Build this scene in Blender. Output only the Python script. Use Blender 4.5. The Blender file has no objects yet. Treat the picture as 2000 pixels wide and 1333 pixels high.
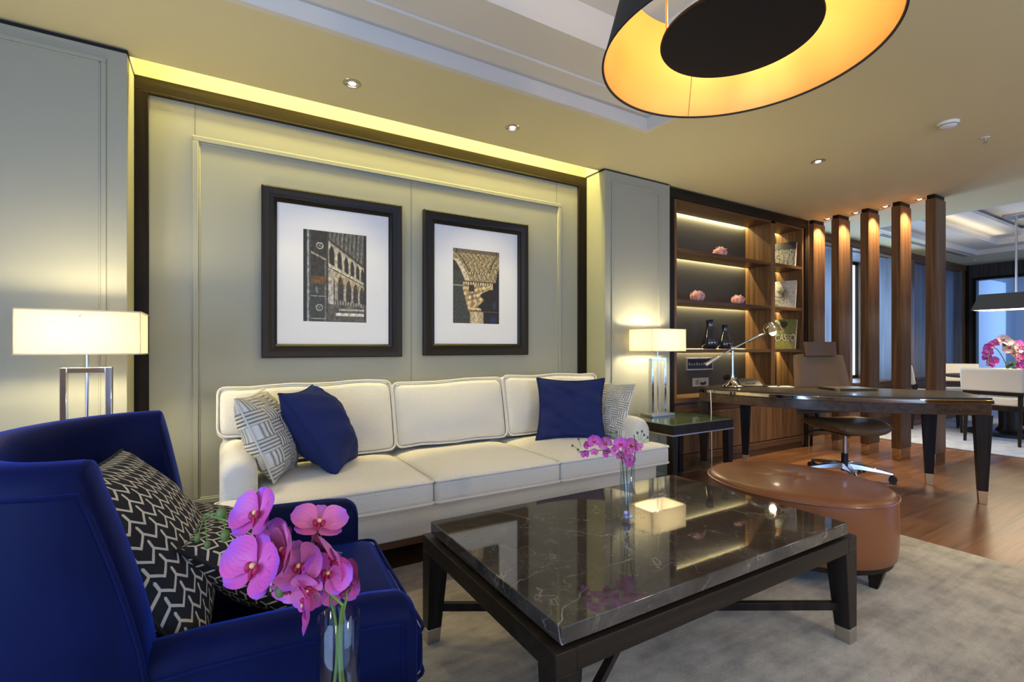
import bpy, bmesh, math, random
from mathutils import Vector, Matrix, noise
PI = math.pi
R = math.radians
S = bpy.context.scene
COL = S.collection
random.seed(7)

# ------------------------------------------------------------------ camera
EYE = Vector((0, 0, 1.085))
cd = bpy.data.cameras.new('camera'); cam = bpy.data.objects.new('camera', cd); COL.objects.link(cam)
cam.location = EYE; cam.rotation_euler = (R(90), 0, R(59 - 90))
cd.sensor_width = 36; cd.lens = 955 / 2000 * 36; cd.shift_y = 13.5 / 2000; cd.clip_start = .02
S.camera = cam
# ------------------------------------------------------------------ world, exposure
w = bpy.data.worlds.new('dusk_sky'); S.world = w; w.use_nodes = True
w.node_tree.nodes['Background'].inputs[0].default_value = (.16, .36, .9, 1)
w.node_tree.nodes['Background'].inputs[1].default_value = 1.2
S.view_settings.view_transform = 'Standard'; S.view_settings.look = 'None'
S.view_settings.exposure = 0.6; S.view_settings.gamma = 1.0
S.view_settings.use_curve_mapping = False

WARM = (1, .74, .42); WARM2 = (1, .84, .50); LED = (1, .84, .26); LEDS = (1, .86, .44); BLUE = (.42, .62, 1)

def area(name, loc, rot, sx, sy, power, col, spread=180):
    l = bpy.data.lights.new(name, 'AREA'); l.shape = 'RECTANGLE'; l.size = sx; l.size_y = sy
    l.energy = power; l.color = col; l.spread = R(spread)
    o = bpy.data.objects.new(name, l); COL.objects.link(o); o.location = loc; o.rotation_euler = rot
    return o
def point(name, loc, power, col, r=.03):
    l = bpy.data.lights.new(name, 'POINT'); l.energy = power; l.color = col; l.shadow_soft_size = r
    o = bpy.data.objects.new(name, l); COL.objects.link(o); o.location = loc
    return o
def spot(name, loc, aim, power, col, ang=60, blend=.5, r=.02):
    l = bpy.data.lights.new(name, 'SPOT'); l.energy = power; l.color = col; l.spot_size = R(ang); l.spot_blend = blend; l.shadow_soft_size = r
    o = bpy.data.objects.new(name, l); COL.objects.link(o); o.location = loc
    o.rotation_euler = (Vector(aim) - Vector(loc)).to_track_quat('-Z', 'Y').to_euler()
    return o

# daylight through the windows of the living room (left wall and the wall behind the camera)
area('daylight_left', (-2.50, -.70, 1.35), (0, R(-90), 0), 2.0, 3.0, 75, BLUE)
area('daylight_front', (1.2, -2.50, 1.35), (R(90), 0, 0), 4.6, 2.0, 24, BLUE)
area('daylight_dining_front', (8.2, -2.50, 1.35), (R(90), 0, 0), 4.4, 2.0, 34, (.32, .52, 1))
for i, (x0, x1) in enumerate(((5.85, 6.95), (7.14, 8.41))):
    area('daylight_bay_%d' % i, ((x0 + x1) / 2, 3.69, 1.45), (R(-90), 0, 0), x1 - x0 - .1, 1.5, 14, BLUE)
area('daylight_far_room', (12.4, 1.75, 1.5), (R(90), 0, 0), 1.4, 1.8, 26, (.25, .48, 1))
# warm fill points added out of view to brighten the ceiling, no lamp bodies
for x, y, p in ((-1.2, -1.9, 16), (2.3, -2.0, 52), (5.2, -.4, 10)):
    point('warm_fill_light', (x, y, 1.75), p, (1, .82, .48), .16)
# cove above the panelled recess
area('cove_led', (1.115, 3.035, 2.87), (0, 0, 0), 2.9, .06, 46, LED)

# ------------------------------------------------------------------ materials
MATS = {}
def mat(name, col, rough=.5, metal=0., sheen=0., stint=None, coat=0., spec=.5, trans=0., ior=1.45, emit=None, estr=0., bump=None, var=None, alpha=1.):
    """bump=(scale,strength[,stretch]) ; var=(scale,amount)"""
    if name in MATS: return MATS[name]
    m = bpy.data.materials.new(name); m.use_nodes = True; nt = m.node_tree; b = nt.nodes['Principled BSDF']
    b.inputs['Base Color'].default_value = (*col, 1); b.inputs['Roughness'].default_value = rough
    b.inputs['Metallic'].default_value = metal; b.inputs['Coat Weight'].default_value = coat; b.inputs['Coat Roughness'].default_value = .08
    b.inputs['Specular IOR Level'].default_value = spec; b.inputs['Transmission Weight'].default_value = trans; b.inputs['IOR'].default_value = ior
    b.inputs['Alpha'].default_value = alpha
    if sheen: b.inputs['Sheen Weight'].default_value = sheen; b.inputs['Sheen Roughness'].default_value = .35; b.inputs['Sheen Tint'].default_value = (*(stint or [min(1, c * 1.5 + .15) for c in col]), 1)
    if emit: b.inputs['Emission Color'].default_value = (*emit, 1); b.inputs['Emission Strength'].default_value = estr
    if bump or var:
        tc = nt.nodes.new('ShaderNodeTexCoord')
    if var:
        n = nt.nodes.new('ShaderNodeTexNoise'); n.inputs['Scale'].default_value = var[0]; n.inputs['Detail'].default_value = 4
        nt.links.new(tc.outputs['Object'], n.inputs['Vector'])
        mr = nt.nodes.new('ShaderNodeMapRange'); mr.inputs['From Min'].default_value = .3; mr.inputs['From Max'].default_value = .7
        mr.inputs['To Min'].default_value = 1 - var[1]; mr.inputs['To Max'].default_value = 1 + var[1]
        nt.links.new(n.outputs['Fac'], mr.inputs['Value'])
        mx = nt.nodes.new('ShaderNodeVectorMath'); mx.operation = 'SCALE'; mx.inputs[0].default_value = col
        nt.links.new(mr.outputs[0], mx.inputs['Scale']); nt.links.new(mx.outputs[0], b.inputs['Base Color'])
    if bump:
        n = nt.nodes.new('ShaderNodeTexNoise'); n.inputs['Scale'].default_value = bump[0]; n.inputs['Detail'].default_value = 3
        mp = nt.nodes.new('ShaderNodeMapping')
        if len(bump) > 2: mp.inputs['Scale'].default_value = bump[2]
        nt.links.new(tc.outputs['Object'], mp.inputs[0]); nt.links.new(mp.outputs[0], n.inputs['Vector'])
        bp = nt.nodes.new('ShaderNodeBump'); bp.inputs['Strength'].default_value = bump[1]; bp.inputs['Distance'].default_value = .01
        nt.links.new(n.outputs['Fac'], bp.inputs['Height']); nt.links.new(bp.outputs[0], b.inputs['Normal'])
    MATS[name] = m
    return m

def ramp(nt, stops):
    r = nt.nodes.new('ShaderNodeValToRGB'); e = r.color_ramp.elements
    while len(e) > 1: e.remove(e[-1])
    e[0].position = stops[0][0]; e[0].color = (*stops[0][1], 1)
    for p, c in stops[1:]:
        k = e.new(p); k.color = (*c, 1)
    return r
def wood(name, dark, light, axis='Z', rough=.35, coat=.0, scale=6., spec=.28):
    if name in MATS: return MATS[name]
    m = bpy.data.materials.new(name); m.use_nodes = True; nt = m.node_tree; b = nt.nodes['Principled BSDF']
    tc = nt.nodes.new('ShaderNodeTexCoord'); mp = nt.nodes.new('ShaderNodeMapping')
    sc = [scale * 5] * 3; sc['XYZ'.index(axis)] = scale * .22; mp.inputs['Scale'].default_value = sc
    n = nt.nodes.new('ShaderNodeTexNoise'); n.inputs['Scale'].default_value = 1.; n.inputs['Detail'].default_value = 6; n.inputs['Distortion'].default_value = .6
    nt.links.new(tc.outputs['Object'], mp.inputs[0]); nt.links.new(mp.outputs[0], n.inputs['Vector'])
    r = ramp(nt, [(.3, dark), (.7, light)]); nt.links.new(n.outputs['Fac'], r.inputs[0]); nt.links.new(r.outputs[0], b.inputs['Base Color'])
    b.inputs['Roughness'].default_value = rough; b.inputs['Coat Weight'].default_value = coat; b.inputs['Coat Roughness'].default_value = .1; b.inputs['Specular IOR Level'].default_value = spec
    MATS[name] = m
    return m

def node(nt, t, **kw):
    n = nt.nodes.new(t)
    for k, v in kw.items(): setattr(n, k, v)
    return n
def math_(nt, op, a, b=None):
    n = nt.nodes.new('ShaderNodeMath'); n.operation = op
    for i, v in enumerate((a, b)):
        if v is None: continue
        if isinstance(v, (int, float)): n.inputs[i].default_value = v
        else: nt.links.new(v, n.inputs[i])
    return n.outputs[0]

def floor_mat():
    m = bpy.data.materials.new('walnut_planks'); m.use_nodes = True; nt = m.node_tree; b = nt.nodes['Principled BSDF']
    tc = nt.nodes.new('ShaderNodeTexCoord')
    br = nt.nodes.new('ShaderNodeTexBrick'); br.inputs['Scale'].default_value = 1; br.inputs['Brick Width'].default_value = 1.45; br.inputs['Row Height'].default_value = .2
    br.inputs['Mortar Size'].default_value = .0016; br.inputs['Mortar Smooth'].default_value = .2; br.inputs['Bias'].default_value = 0; br.offset = .37
    br.inputs['Color1'].default_value = (.135, .058, .025, 1); br.inputs['Color2'].default_value = (.30, .142, .064, 1); br.inputs['Mortar'].default_value = (.02, .01, .006, 1)
    nt.links.new(tc.outputs['Object'], br.inputs['Vector'])
    mp = nt.nodes.new('ShaderNodeMapping'); mp.inputs['Scale'].default_value = (1.3, 26, 1)
    n = nt.nodes.new('ShaderNodeTexNoise'); n.inputs['Scale'].default_value = 1; n.inputs['Detail'].default_value = 6; n.inputs['Distortion'].default_value = .8
    nt.links.new(tc.outputs['Object'], mp.inputs[0]); nt.links.new(mp.outputs[0], n.inputs['Vector'])
    r = ramp(nt, [(.25, (.5, .45, .42)), (.75, (1.25, 1.2, 1.15))]); nt.links.new(n.outputs['Fac'], r.inputs[0])
    mx = node(nt, 'ShaderNodeMix', data_type='RGBA', blend_type='MULTIPLY'); mx.inputs['Factor'].default_value = 1
    nt.links.new(br.outputs['Color'], mx.inputs['A']); nt.links.new(r.outputs[0], mx.inputs['B']); nt.links.new(mx.outputs['Result'], b.inputs['Base Color'])
    b.inputs['Roughness'].default_value = .3; b.inputs['Specular IOR Level'].default_value = .5
    return m
def rug_mat(name, c1, c2, c3):
    m = bpy.data.materials.new(name); m.use_nodes = True; nt = m.node_tree; b = nt.nodes['Principled BSDF']
    tc = nt.nodes.new('ShaderNodeTexCoord')
    n = nt.nodes.new('ShaderNodeTexNoise'); n.inputs['Scale'].default_value = 4.6; n.inputs['Detail'].default_value = 8; n.inputs['Roughness'].default_value = .7
    nt.links.new(tc.outputs['Object'], n.inputs['Vector'])
    m2 = nt.nodes.new('ShaderNodeMapping'); m2.inputs['Rotation'].default_value = (0, 0, R(-12)); m2.inputs['Scale'].default_value = (3, 30, 1)
    ns = nt.nodes.new('ShaderNodeTexNoise'); ns.inputs['Scale'].default_value = 1; ns.inputs['Detail'].default_value = 5; nt.links.new(tc.outputs['Object'], m2.inputs[0]); nt.links.new(m2.outputs[0], ns.inputs['Vector'])
    fac = math_(nt, 'ADD', math_(nt, 'MULTIPLY', n.outputs['Fac'], .72), math_(nt, 'MULTIPLY', ns.outputs['Fac'], .28))
    r = ramp(nt, [(.38, c1), (.5, c2), (.62, c3)]); nt.links.new(fac, r.inputs[0])
    # fine carved herringbone lines
    br = nt.nodes.new('ShaderNodeTexBrick'); br.inputs['Scale'].default_value = 1; br.inputs['Brick Width'].default_value = .3; br.inputs['Row Height'].default_value = .06; br.inputs['Mortar Size'].default_value = .004
    br.inputs['Color1'].default_value = (1, 1, 1, 1); br.inputs['Color2'].default_value = (.86, .87, .9, 1); br.inputs['Mortar'].default_value = (.74, .74, .74, 1)
    mp = nt.nodes.new('ShaderNodeMapping'); mp.inputs['Rotation'].default_value = (0, 0, R(-28))
    nt.links.new(tc.outputs['Object'], mp.inputs[0]); nt.links.new(mp.outputs[0], br.inputs['Vector'])
    mx = node(nt, 'ShaderNodeMix', data_type='RGBA', blend_type='MULTIPLY'); mx.inputs['Factor'].default_value = .28
    nt.links.new(r.outputs[0], mx.inputs['A']); nt.links.new(br.outputs['Color'], mx.inputs['B']); nt.links.new(mx.outputs['Result'], b.inputs['Base Color'])
    n2 = nt.nodes.new('ShaderNodeTexNoise'); n2.inputs['Scale'].default_value = 260; nt.links.new(tc.outputs['Object'], n2.inputs['Vector'])
    bp = nt.nodes.new('ShaderNodeBump'); bp.inputs['Strength'].default_value = .5; bp.inputs['Distance'].default_value = .01
    nt.links.new(n2.outputs['Fac'], bp.inputs['Height']); nt.links.new(bp.outputs[0], b.inputs['Normal'])
    b.inputs['Roughness'].default_value = .9; b.inputs['Sheen Weight'].default_value = .3
    return m
def marble_mat():
    m = bpy.data.materials.new('dark_brown_marble'); m.use_nodes = True; nt = m.node_tree; b = nt.nodes['Principled BSDF']
    tc = nt.nodes.new('ShaderNodeTexCoord')
    n = nt.nodes.new('ShaderNodeTexNoise'); n.inputs['Scale'].default_value = 4; n.inputs['Detail'].default_value = 9; n.inputs['Roughness'].default_value = .62; n.inputs['Distortion'].default_value = .8
    nt.links.new(tc.outputs['Object'], n.inputs['Vector'])
    r = ramp(nt, [(.3, (.034, .027, .020)), (.55, (.072, .057, .043)), (.78, (.14, .115, .085))]); nt.links.new(n.outputs['Fac'], r.inputs[0])
    col = r.outputs[0]
    for sc, wd, c, k in ((1.3, .0028, (.55, .50, .44), .8), (3.2, .005, (.34, .28, .20), .6), (7.5, .012, (.2, .17, .12), .45)):
        nz = nt.nodes.new('ShaderNodeTexNoise'); nz.inputs['Scale'].default_value = sc; nz.inputs['Detail'].default_value = 5; nz.inputs['Distortion'].default_value = .4
        ad = node(nt, 'ShaderNodeVectorMath', operation='ADD'); ad.inputs[1].default_value = (sc * 3.1, sc, 2.2)
        nt.links.new(tc.outputs['Object'], ad.inputs[0]); nt.links.new(ad.outputs[0], nz.inputs['Vector'])
        d = math_(nt, 'ABSOLUTE', math_(nt, 'SUBTRACT', nz.outputs['Fac'], .5))
        mr = nt.nodes.new('ShaderNodeMapRange'); mr.inputs['From Max'].default_value = wd; mr.inputs['To Min'].default_value = k; mr.inputs['To Max'].default_value = 0
        nt.links.new(d, mr.inputs['Value'])
        n3 = nt.nodes.new('ShaderNodeTexNoise'); n3.inputs['Scale'].default_value = 2.3 * sc; nt.links.new(tc.outputs['Object'], n3.inputs['Vector'])
        mr2 = nt.nodes.new('ShaderNodeMapRange'); mr2.inputs['From Min'].default_value = .42; mr2.inputs['From Max'].default_value = .62; nt.links.new(n3.outputs['Fac'], mr2.inputs['Value'])
        f = math_(nt, 'MULTIPLY', mr.outputs[0], mr2.outputs[0])
        mx = node(nt, 'ShaderNodeMix', data_type='RGBA'); nt.links.new(f, mx.inputs['Factor']); nt.links.new(col, mx.inputs['A']); mx.inputs['B'].default_value = (*c, 1)
        col = mx.outputs['Result']
    nt.links.new(col, b.inputs['Base Color']); b.inputs['Roughness'].default_value = .035; b.inputs['IOR'].default_value = 1.58
    return m
def zigzag_mat():
    m = bpy.data.materials.new('black_cream_zigzag'); m.use_nodes = True; nt = m.node_tree; b = nt.nodes['Principled BSDF']
    uv = nt.nodes.new('ShaderNodeUVMap'); sp = nt.nodes.new('ShaderNodeSeparateXYZ'); nt.links.new(uv.outputs[0], sp.inputs[0])
    u = math_(nt, 'MULTIPLY', sp.outputs[0], 14.); v = math_(nt, 'MULTIPLY', sp.outputs[1], 13.)
    fu = math_(nt, 'FRACT', u)
    tri = math_(nt, 'ABSOLUTE', math_(nt, 'SUBTRACT', math_(nt, 'MULTIPLY', fu, 2), 1))
    s = math_(nt, 'FRACT', math_(nt, 'ADD', v, math_(nt, 'MULTIPLY', tri, .60)))
    zig = math_(nt, 'LESS_THAN', s, .21)
    # connecting slash in each cell
    sl = math_(nt, 'ABSOLUTE', math_(nt, 'SUBTRACT', math_(nt, 'FRACT', math_(nt, 'ADD', math_(nt, 'MULTIPLY', s, .35), u)), .62))
    sl = math_(nt, 'MULTIPLY', math_(nt, 'LESS_THAN', math_(nt, 'ABSOLUTE', math_(nt, 'SUBTRACT', fu, .5)), .07), math_(nt, 'LESS_THAN', s, .68))
    f = math_(nt, 'MAXIMUM', zig, sl)
    mx = node(nt, 'ShaderNodeMix', data_type='RGBA'); nt.links.new(f, mx.inputs['Factor'])
    mx.inputs['A'].default_value = (.012, .012, .014, 1); mx.inputs['B'].default_value = (.66, .60, .47, 1)
    nt.links.new(mx.outputs['Result'], b.inputs['Base Color']); b.inputs['Roughness'].default_value = .85
    bp = nt.nodes.new('ShaderNodeBump'); bp.inputs['Strength'].default_value = .35; bp.inputs['Distance'].default_value = .004
    nt.links.new(f, bp.inputs['Height']); nt.links.new(bp.outputs[0], b.inputs['Normal'])
    return m
def pleat_mat():
    m = bpy.data.materials.new('pleated_cream_linen'); m.use_nodes = True; nt = m.node_tree; b = nt.nodes['Principled BSDF']
    uv = nt.nodes.new('ShaderNodeUVMap'); sp = nt.nodes.new('ShaderNodeSeparateXYZ'); nt.links.new(uv.outputs[0], sp.inputs[0])
    ck = nt.nodes.new('ShaderNodeTexChecker'); ck.inputs['Scale'].default_value = 6
    ck.inputs['Color1'].default_value = (0, 0, 0, 1); ck.inputs['Color2'].default_value = (1, 1, 1, 1); nt.links.new(uv.outputs[0], ck.inputs['Vector'])
    def saw(o):
        f = math_(nt, 'ABSOLUTE', math_(nt, 'SINE', math_(nt, 'MULTIPLY', o, PI * 24))); return math_(nt, 'POWER', f, .4)
    mx = node(nt, 'ShaderNodeMix', data_type='FLOAT'); nt.links.new(ck.outputs['Color'], mx.inputs['Factor']); nt.links.new(saw(sp.outputs[0]), mx.inputs['A']); nt.links.new(saw(sp.outputs[1]), mx.inputs['B'])
    bp = nt.nodes.new('ShaderNodeBump'); bp.inputs['Strength'].default_value = 1; bp.inputs['Distance'].default_value = .022
    nt.links.new(mx.outputs['Result'], bp.inputs['Height']); nt.links.new(bp.outputs[0], b.inputs['Normal'])
    b.inputs['Base Color'].default_value = (.72, .69, .60, 1); b.inputs['Roughness'].default_value = .85
    return m
def petal_mat(name, base, edge, throat):
    m = bpy.data.materials.new(name); m.use_nodes = True; nt = m.node_tree; b = nt.nodes['Principled BSDF']
    uv = nt.nodes.new('ShaderNodeUVMap'); sp = nt.nodes.new('ShaderNodeSeparateXYZ'); nt.links.new(uv.outputs[0], sp.inputs[0])
    r = ramp(nt, [(0, throat), (.16, base), (.6, base), (1, edge)]); nt.links.new(sp.outputs[1], r.inputs[0])
    wv = math_(nt, 'MULTIPLY', math_(nt, 'SINE', math_(nt, 'MULTIPLY', sp.outputs[0], 60)), .05)
    wv = math_(nt, 'ADD', wv, .95)
    sc = node(nt, 'ShaderNodeVectorMath', operation='SCALE'); nt.links.new(r.outputs[0], sc.inputs[0]); nt.links.new(wv, sc.inputs['Scale'])
    nt.links.new(sc.outputs[0], b.inputs['Base Color']); b.inputs['Roughness'].default_value = .5
    b.inputs['Subsurface Weight'].default_value = .15; b.inputs['Subsurface Radius'].default_value = (.004, .002, .003)
    return m
def print_mat():
    if 'print' in MATS: return MATS['print']
    m = bpy.data.materials.new('printed_paper'); m.use_nodes = True; nt = m.node_tree; b = nt.nodes['Principled BSDF']
    a = nt.nodes.new('ShaderNodeVertexColor'); a.layer_name = 'ink'
    nt.links.new(a.outputs['Color'], b.inputs['Base Color']); b.inputs['Roughness'].default_value = .45
    MATS['print'] = m
    return m
def shade_mat():
    if 'shade' in MATS: return MATS['shade']
    m = bpy.data.materials.new('cream_lampshade_fabric'); m.use_nodes = True; nt = m.node_tree
    nt.nodes.remove(nt.nodes['Principled BSDF']); out = nt.nodes['Material Output']
    tc = nt.nodes.new('ShaderNodeTexCoord'); mp = nt.nodes.new('ShaderNodeMapping'); mp.inputs['Scale'].default_value = (90, 90, 900)
    n = nt.nodes.new('ShaderNodeTexNoise'); n.inputs['Scale'].default_value = 1; nt.links.new(tc.outputs['Object'], mp.inputs[0]); nt.links.new(mp.outputs[0], n.inputs['Vector'])
    r = ramp(nt, [(.3, (.64, .60, .51)), (.7, (.73, .69, .60))]); nt.links.new(n.outputs['Fac'], r.inputs[0])
    d = nt.nodes.new('ShaderNodeBsdfDiffuse'); t = nt.nodes.new('ShaderNodeBsdfTranslucent'); mx = nt.nodes.new('ShaderNodeMixShader'); mx.inputs[0].default_value = .55
    nt.links.new(r.outputs[0], d.inputs[0]); nt.links.new(r.outputs[0], t.inputs[0]); nt.links.new(d.outputs[0], mx.inputs[1]); nt.links.new(t.outputs[0], mx.inputs[2]); nt.links.new(mx.outputs[0], out.inputs[0])
    MATS['shade'] = m
    return m

WALL = mat('painted_panel', (.315, .315, .25), .5)
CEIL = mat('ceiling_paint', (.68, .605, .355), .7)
TRAYM = mat('tray_white', (.68, .64, .56), .6)
WENGE = wood('wenge_wood', (.006, .004, .002), (.017, .011, .006), 'Z', .45, spec=.15)
WENGEX = wood('wenge_wood_horizontal', (.007, .005, .002), (.022, .015, .007), 'X', .45, spec=.15)
DARKLEG = wood('dark_stained_wood', (.010, .007, .005), (.026, .017, .011), 'Z', .38, spec=.2)
WALNUT = wood('walnut_vertical', (.085, .040, .014), (.22, .115, .046), 'Z', .4)
WALNUTX = wood('walnut_horizontal', (.065, .029, .011), (.15, .074, .030), 'X', .4)
COLWOOD = wood('column_walnut', (.075, .034, .013), (.20, .10, .040), 'Z', .42)
DESKW = wood('desk_wood', (.030, .018, .011), (.075, .044, .026), 'X', .3, .3)
CHROME = mat('chrome', (.78, .78, .80), .08, 1)
BRONZE = mat('bronze_mirror', (.62, .55, .44), .06, 1)
BRASS = mat('brushed_brass', (.72, .50, .26), .3, 1)
NICKEL = mat('brushed_nickel', (.55, .50, .44), .3, 1)
STEEL = mat('polished_aluminium', (.6, .6, .64), .18, 1)
BLACKP = mat('black_plastic', (.012, .012, .013), .4)
FABRIC = mat('ivory_boucle', (.74, .70, .61), .9, sheen=.25, bump=(130, .55, (1, 1, 2.4)))
NAVYLIN = mat('navy_cotton', (.018, .027, .105), .8, sheen=.2, stint=(.08, .12, .4), spec=.2, bump=(220, .3))
VELVET = mat('royal_blue_velvet', (.0020, .0048, .036), .55, sheen=.85, stint=(.02, .085, .72), spec=.10, bump=(9, .12), var=(6, .2))
LEATHER = mat('cognac_leather', (.24, .082, .028), .30, bump=(160, .08), coat=.12, var=(3, .08))
TAUPE = mat('taupe_leather', (.15, .084, .034), .45, spec=.35, bump=(200, .06))
CREAML = mat('cream_leather', (.62, .56, .46), .45)
def thin_glass(name, tint, refl=1.):
    m = bpy.data.materials.new(name); m.use_nodes = True; nt = m.node_tree; nt.nodes.remove(nt.nodes['Principled BSDF']); out = nt.nodes['Material Output']
    lw = nt.nodes.new('ShaderNodeLayerWeight'); fr_ = math_(nt, 'ADD', math_(nt, 'MULTIPLY', math_(nt, 'POWER', lw.outputs['Facing'], 4.), .55), .035)
    t = nt.nodes.new('ShaderNodeBsdfTransparent'); t.inputs[0].default_value = (*tint, 1); g = nt.nodes.new('ShaderNodeBsdfGlossy'); g.inputs['Roughness'].default_value = .02
    mx = nt.nodes.new('ShaderNodeMixShader'); nt.links.new(math_(nt, 'MULTIPLY', fr_, refl), mx.inputs[0]); nt.links.new(t.outputs[0], mx.inputs[1]); nt.links.new(g.outputs[0], mx.inputs[2]); nt.links.new(mx.outputs[0], out.inputs[0])
    return m
GLASS = thin_glass('clear_glass', (.93, .95, .95), 1.2)
GREENGL = thin_glass('tabletop_glass', (.84, .92, .87), 1.1)
SMOKE = mat('smoked_glass', (.02, .02, .035), .04, coat=1, spec=.8, metal=.35)
STEM = mat('green_stem', (.16, .27, .05), .5)
BUD = mat('green_bud', (.13, .20, .05), .5)
PETAL = petal_mat('orchid_petal', (.74, .10, .42), (.40, .09, .60), (.80, .30, .50))
PETAL2 = petal_mat('orchid_petal_pink', (.80, .18, .42), (.52, .12, .58), (.9, .5, .55))
PETALC = petal_mat('orchid_petal_cream', (.85, .66, .55), (.80, .40, .50), (.9, .8, .5))
LIP = mat('orchid_lip', (.42, .008, .07), .5)
THROAT = mat('orchid_throat', (.85, .55, .22), .5)
WHITEP = mat('white_plastic', (.78, .77, .74), .4)
PAPER = mat('white_paper', (.85, .85, .83), .7)
MATW = mat('white_mount_board', (.78, .77, .75), .8)
BGREY = wood('blue_grey_wallcovering', (.10, .11, .13), (.20, .215, .25), 'Z', .6, scale=3.)
BACKP = mat('charcoal_wallcovering', (.052, .045, .034), .6)
GOLD = mat('gold_foil', (.74, .38, .09), .5, .2)
BLACKF = mat('black_lampshade_fabric', (.014, .013, .012), .75)
FLOORM = floor_mat(); MARBLE = marble_mat(); ZIG = zigzag_mat(); PLEAT = pleat_mat()
RUGM = rug_mat('taupe_carved_rug', (.25, .21, .15), (.41, .35, .255), (.56, .49, .375))
RUG2 = rug_mat('pale_blue_grey_rug', (.34, .36, .40), (.46, .47, .50), (.60, .60, .60))
BULB = mat('lit_bulb', (1, .9, .7), .5, emit=(1, .86, .6), estr=30)
GLOW = mat('lit_diffuser', (1, .95, .85), .5, emit=(1, .9, .72), estr=4.5)
SKYP = mat('window_daylight', (.6, .8, 1), .5, emit=(.50, .76, 1), estr=1.6)

# ------------------------------------------------------------------ mesh helpers
def B(): return bmesh.new()
def add_box(bm, x0, x1, y0, y1, z0, z1, M=None):
    v = [bm.verts.new(Vector(p) if M is None else M @ Vector(p)) for p in ((x0, y0, z0), (x1, y0, z0), (x1, y1, z0), (x0, y1, z0), (x0, y0, z1), (x1, y0, z1), (x1, y1, z1), (x0, y1, z1))]
    for f in ((3, 2, 1, 0), (4, 5, 6, 7), (0, 1, 5, 4), (1, 2, 6, 5), (2, 3, 7, 6), (3, 0, 4, 7)): bm.faces.new([v[i] for i in f])
    return bm
def box(*a, M=None): return add_box(B(), *a, M=M)
def add_hex(bm, bot, top):
    v = [bm.verts.new(p) for p in list(bot) + list(top)]
    n = len(bot)
    bm.faces.new(v[:n][::-1]); bm.faces.new(v[n:])
    for i in range(n): bm.faces.new((v[i], v[(i + 1) % n], v[n + (i + 1) % n], v[n + i]))
    return bm
def rect(x0, x1, y0, y1, z): return [(x0, y0, z), (x1, y0, z), (x1, y1, z), (x0, y1, z)]
def add_prism(bm, poly, z0, z1):
    return add_hex(bm, [(x, y, z0) for x, y in poly], [(x, y, z1) for x, y in poly])
def frame_of(d):
    d = Vector(d).normalized(); a = Vector((0, 0, 1)) if abs(d.z) < .95 else Vector((1, 0, 0))
    u = d.cross(a).normalized(); return u, d.cross(u).normalized()
def add_tube(bm, pts, r, n=10, closed=False, radii=None):
    pts = [Vector(p) for p in pts]; rings = []; N = len(pts)
    u = None
    for i, p in enumerate(pts):
        if closed: d = pts[(i + 1) % N] - pts[i - 1]
        else: d = pts[min(i + 1, N - 1)] - pts[max(i - 1, 0)]
        d.normalize()
        if u is None: u, _ = frame_of(d)
        u = (u - d * u.dot(d)).normalized(); v = d.cross(u)
        rr = radii[i] if radii else r
        rings.append([bm.verts.new(p + (u * math.cos(2 * PI * k / n) + v * math.sin(2 * PI * k / n)) * rr) for k in range(n)])
    for i in range(N if closed else N - 1):
        a, b = rings[i], rings[(i + 1) % N]
        for k in range(n): bm.faces.new((a[k], a[(k + 1) % n], b[(k + 1) % n], b[k]))
    if not closed:
        bm.faces.new(rings[0][::-1]); bm.faces.new(rings[-1])
    return bm
def tube(pts, r, n=10, **k): return add_tube(B(), pts, r, n, **k)
def add_cyl(bm, p0, p1, r0, r1=None, n=24):
    return add_tube(bm, [p0, p1], r0, n, radii=[r0, r0 if r1 is None else r1])
def cyl(p0, p1, r0, r1=None, n=24): return add_cyl(B(), p0, p1, r0, r1, n)
def add_lathe(bm, prof, c=(0, 0), n=32, close=True):
    rings = []
    for r, z in prof:
        if r < 1e-5: rings.append([bm.verts.new((c[0], c[1], z))])
        else: rings.append([bm.verts.new((c[0] + r * math.cos(2 * PI * k / n), c[1] + r * math.sin(2 * PI * k / n), z)) for k in range(n)])
    for a, b in zip(rings, rings[1:]):
        for k in range(n):
            if len(a) == 1 and len(b) == 1: continue
            if len(a) == 1: bm.faces.new((a[0], b[(k + 1) % n], b[k]))
            elif len(b) == 1: bm.faces.new((a[k], a[(k + 1) % n], b[0]))
            else: bm.faces.new((a[k], a[(k + 1) % n], b[(k + 1) % n], b[k]))
    return bm
def lathe(prof, c=(0, 0), n=32): return add_lathe(B(), prof, c, n)
def add_sphere(bm, c, r, sx=1, sy=1, sz=1, n=12):
    bmesh.ops.create_uvsphere(bm, u_segments=n, v_segments=max(6, n * 2 // 3), radius=r, matrix=Matrix.Translation(c) @ Matrix.Diagonal((sx, sy, sz, 1)))
    return bm
def obj(name, bm, m, parent=None, smooth=False, bevel=0, bseg=2, sub=0, ang=35, fixn=True):
    if fixn: bmesh.ops.recalc_face_normals(bm, faces=bm.faces)
    me = bpy.data.meshes.new(name); bm.to_mesh(me); bm.free()
    me.materials.append(m)
    o = bpy.data.objects.new(name, me); COL.objects.link(o)
    if parent: o.parent = parent
    if bevel:
        b = o.modifiers.new('bevel', 'BEVEL'); b.width = bevel; b.segments = bseg; b.limit_method = 'ANGLE'; b.angle_limit = R(ang)
    if sub:
        s = o.modifiers.new('sub', 'SUBSURF'); s.levels = sub; s.render_levels = sub
    if smooth or bevel or sub:
        for p in me.polygons: p.use_smooth = True
        if not sub:
            me.set_sharp_from_angle(angle=R(ang + 5))
    return o
def tag(o, label, cat, group=None):
    o['label'] = label; o['category'] = cat
    if group: o['group'] = group
    return o
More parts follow.
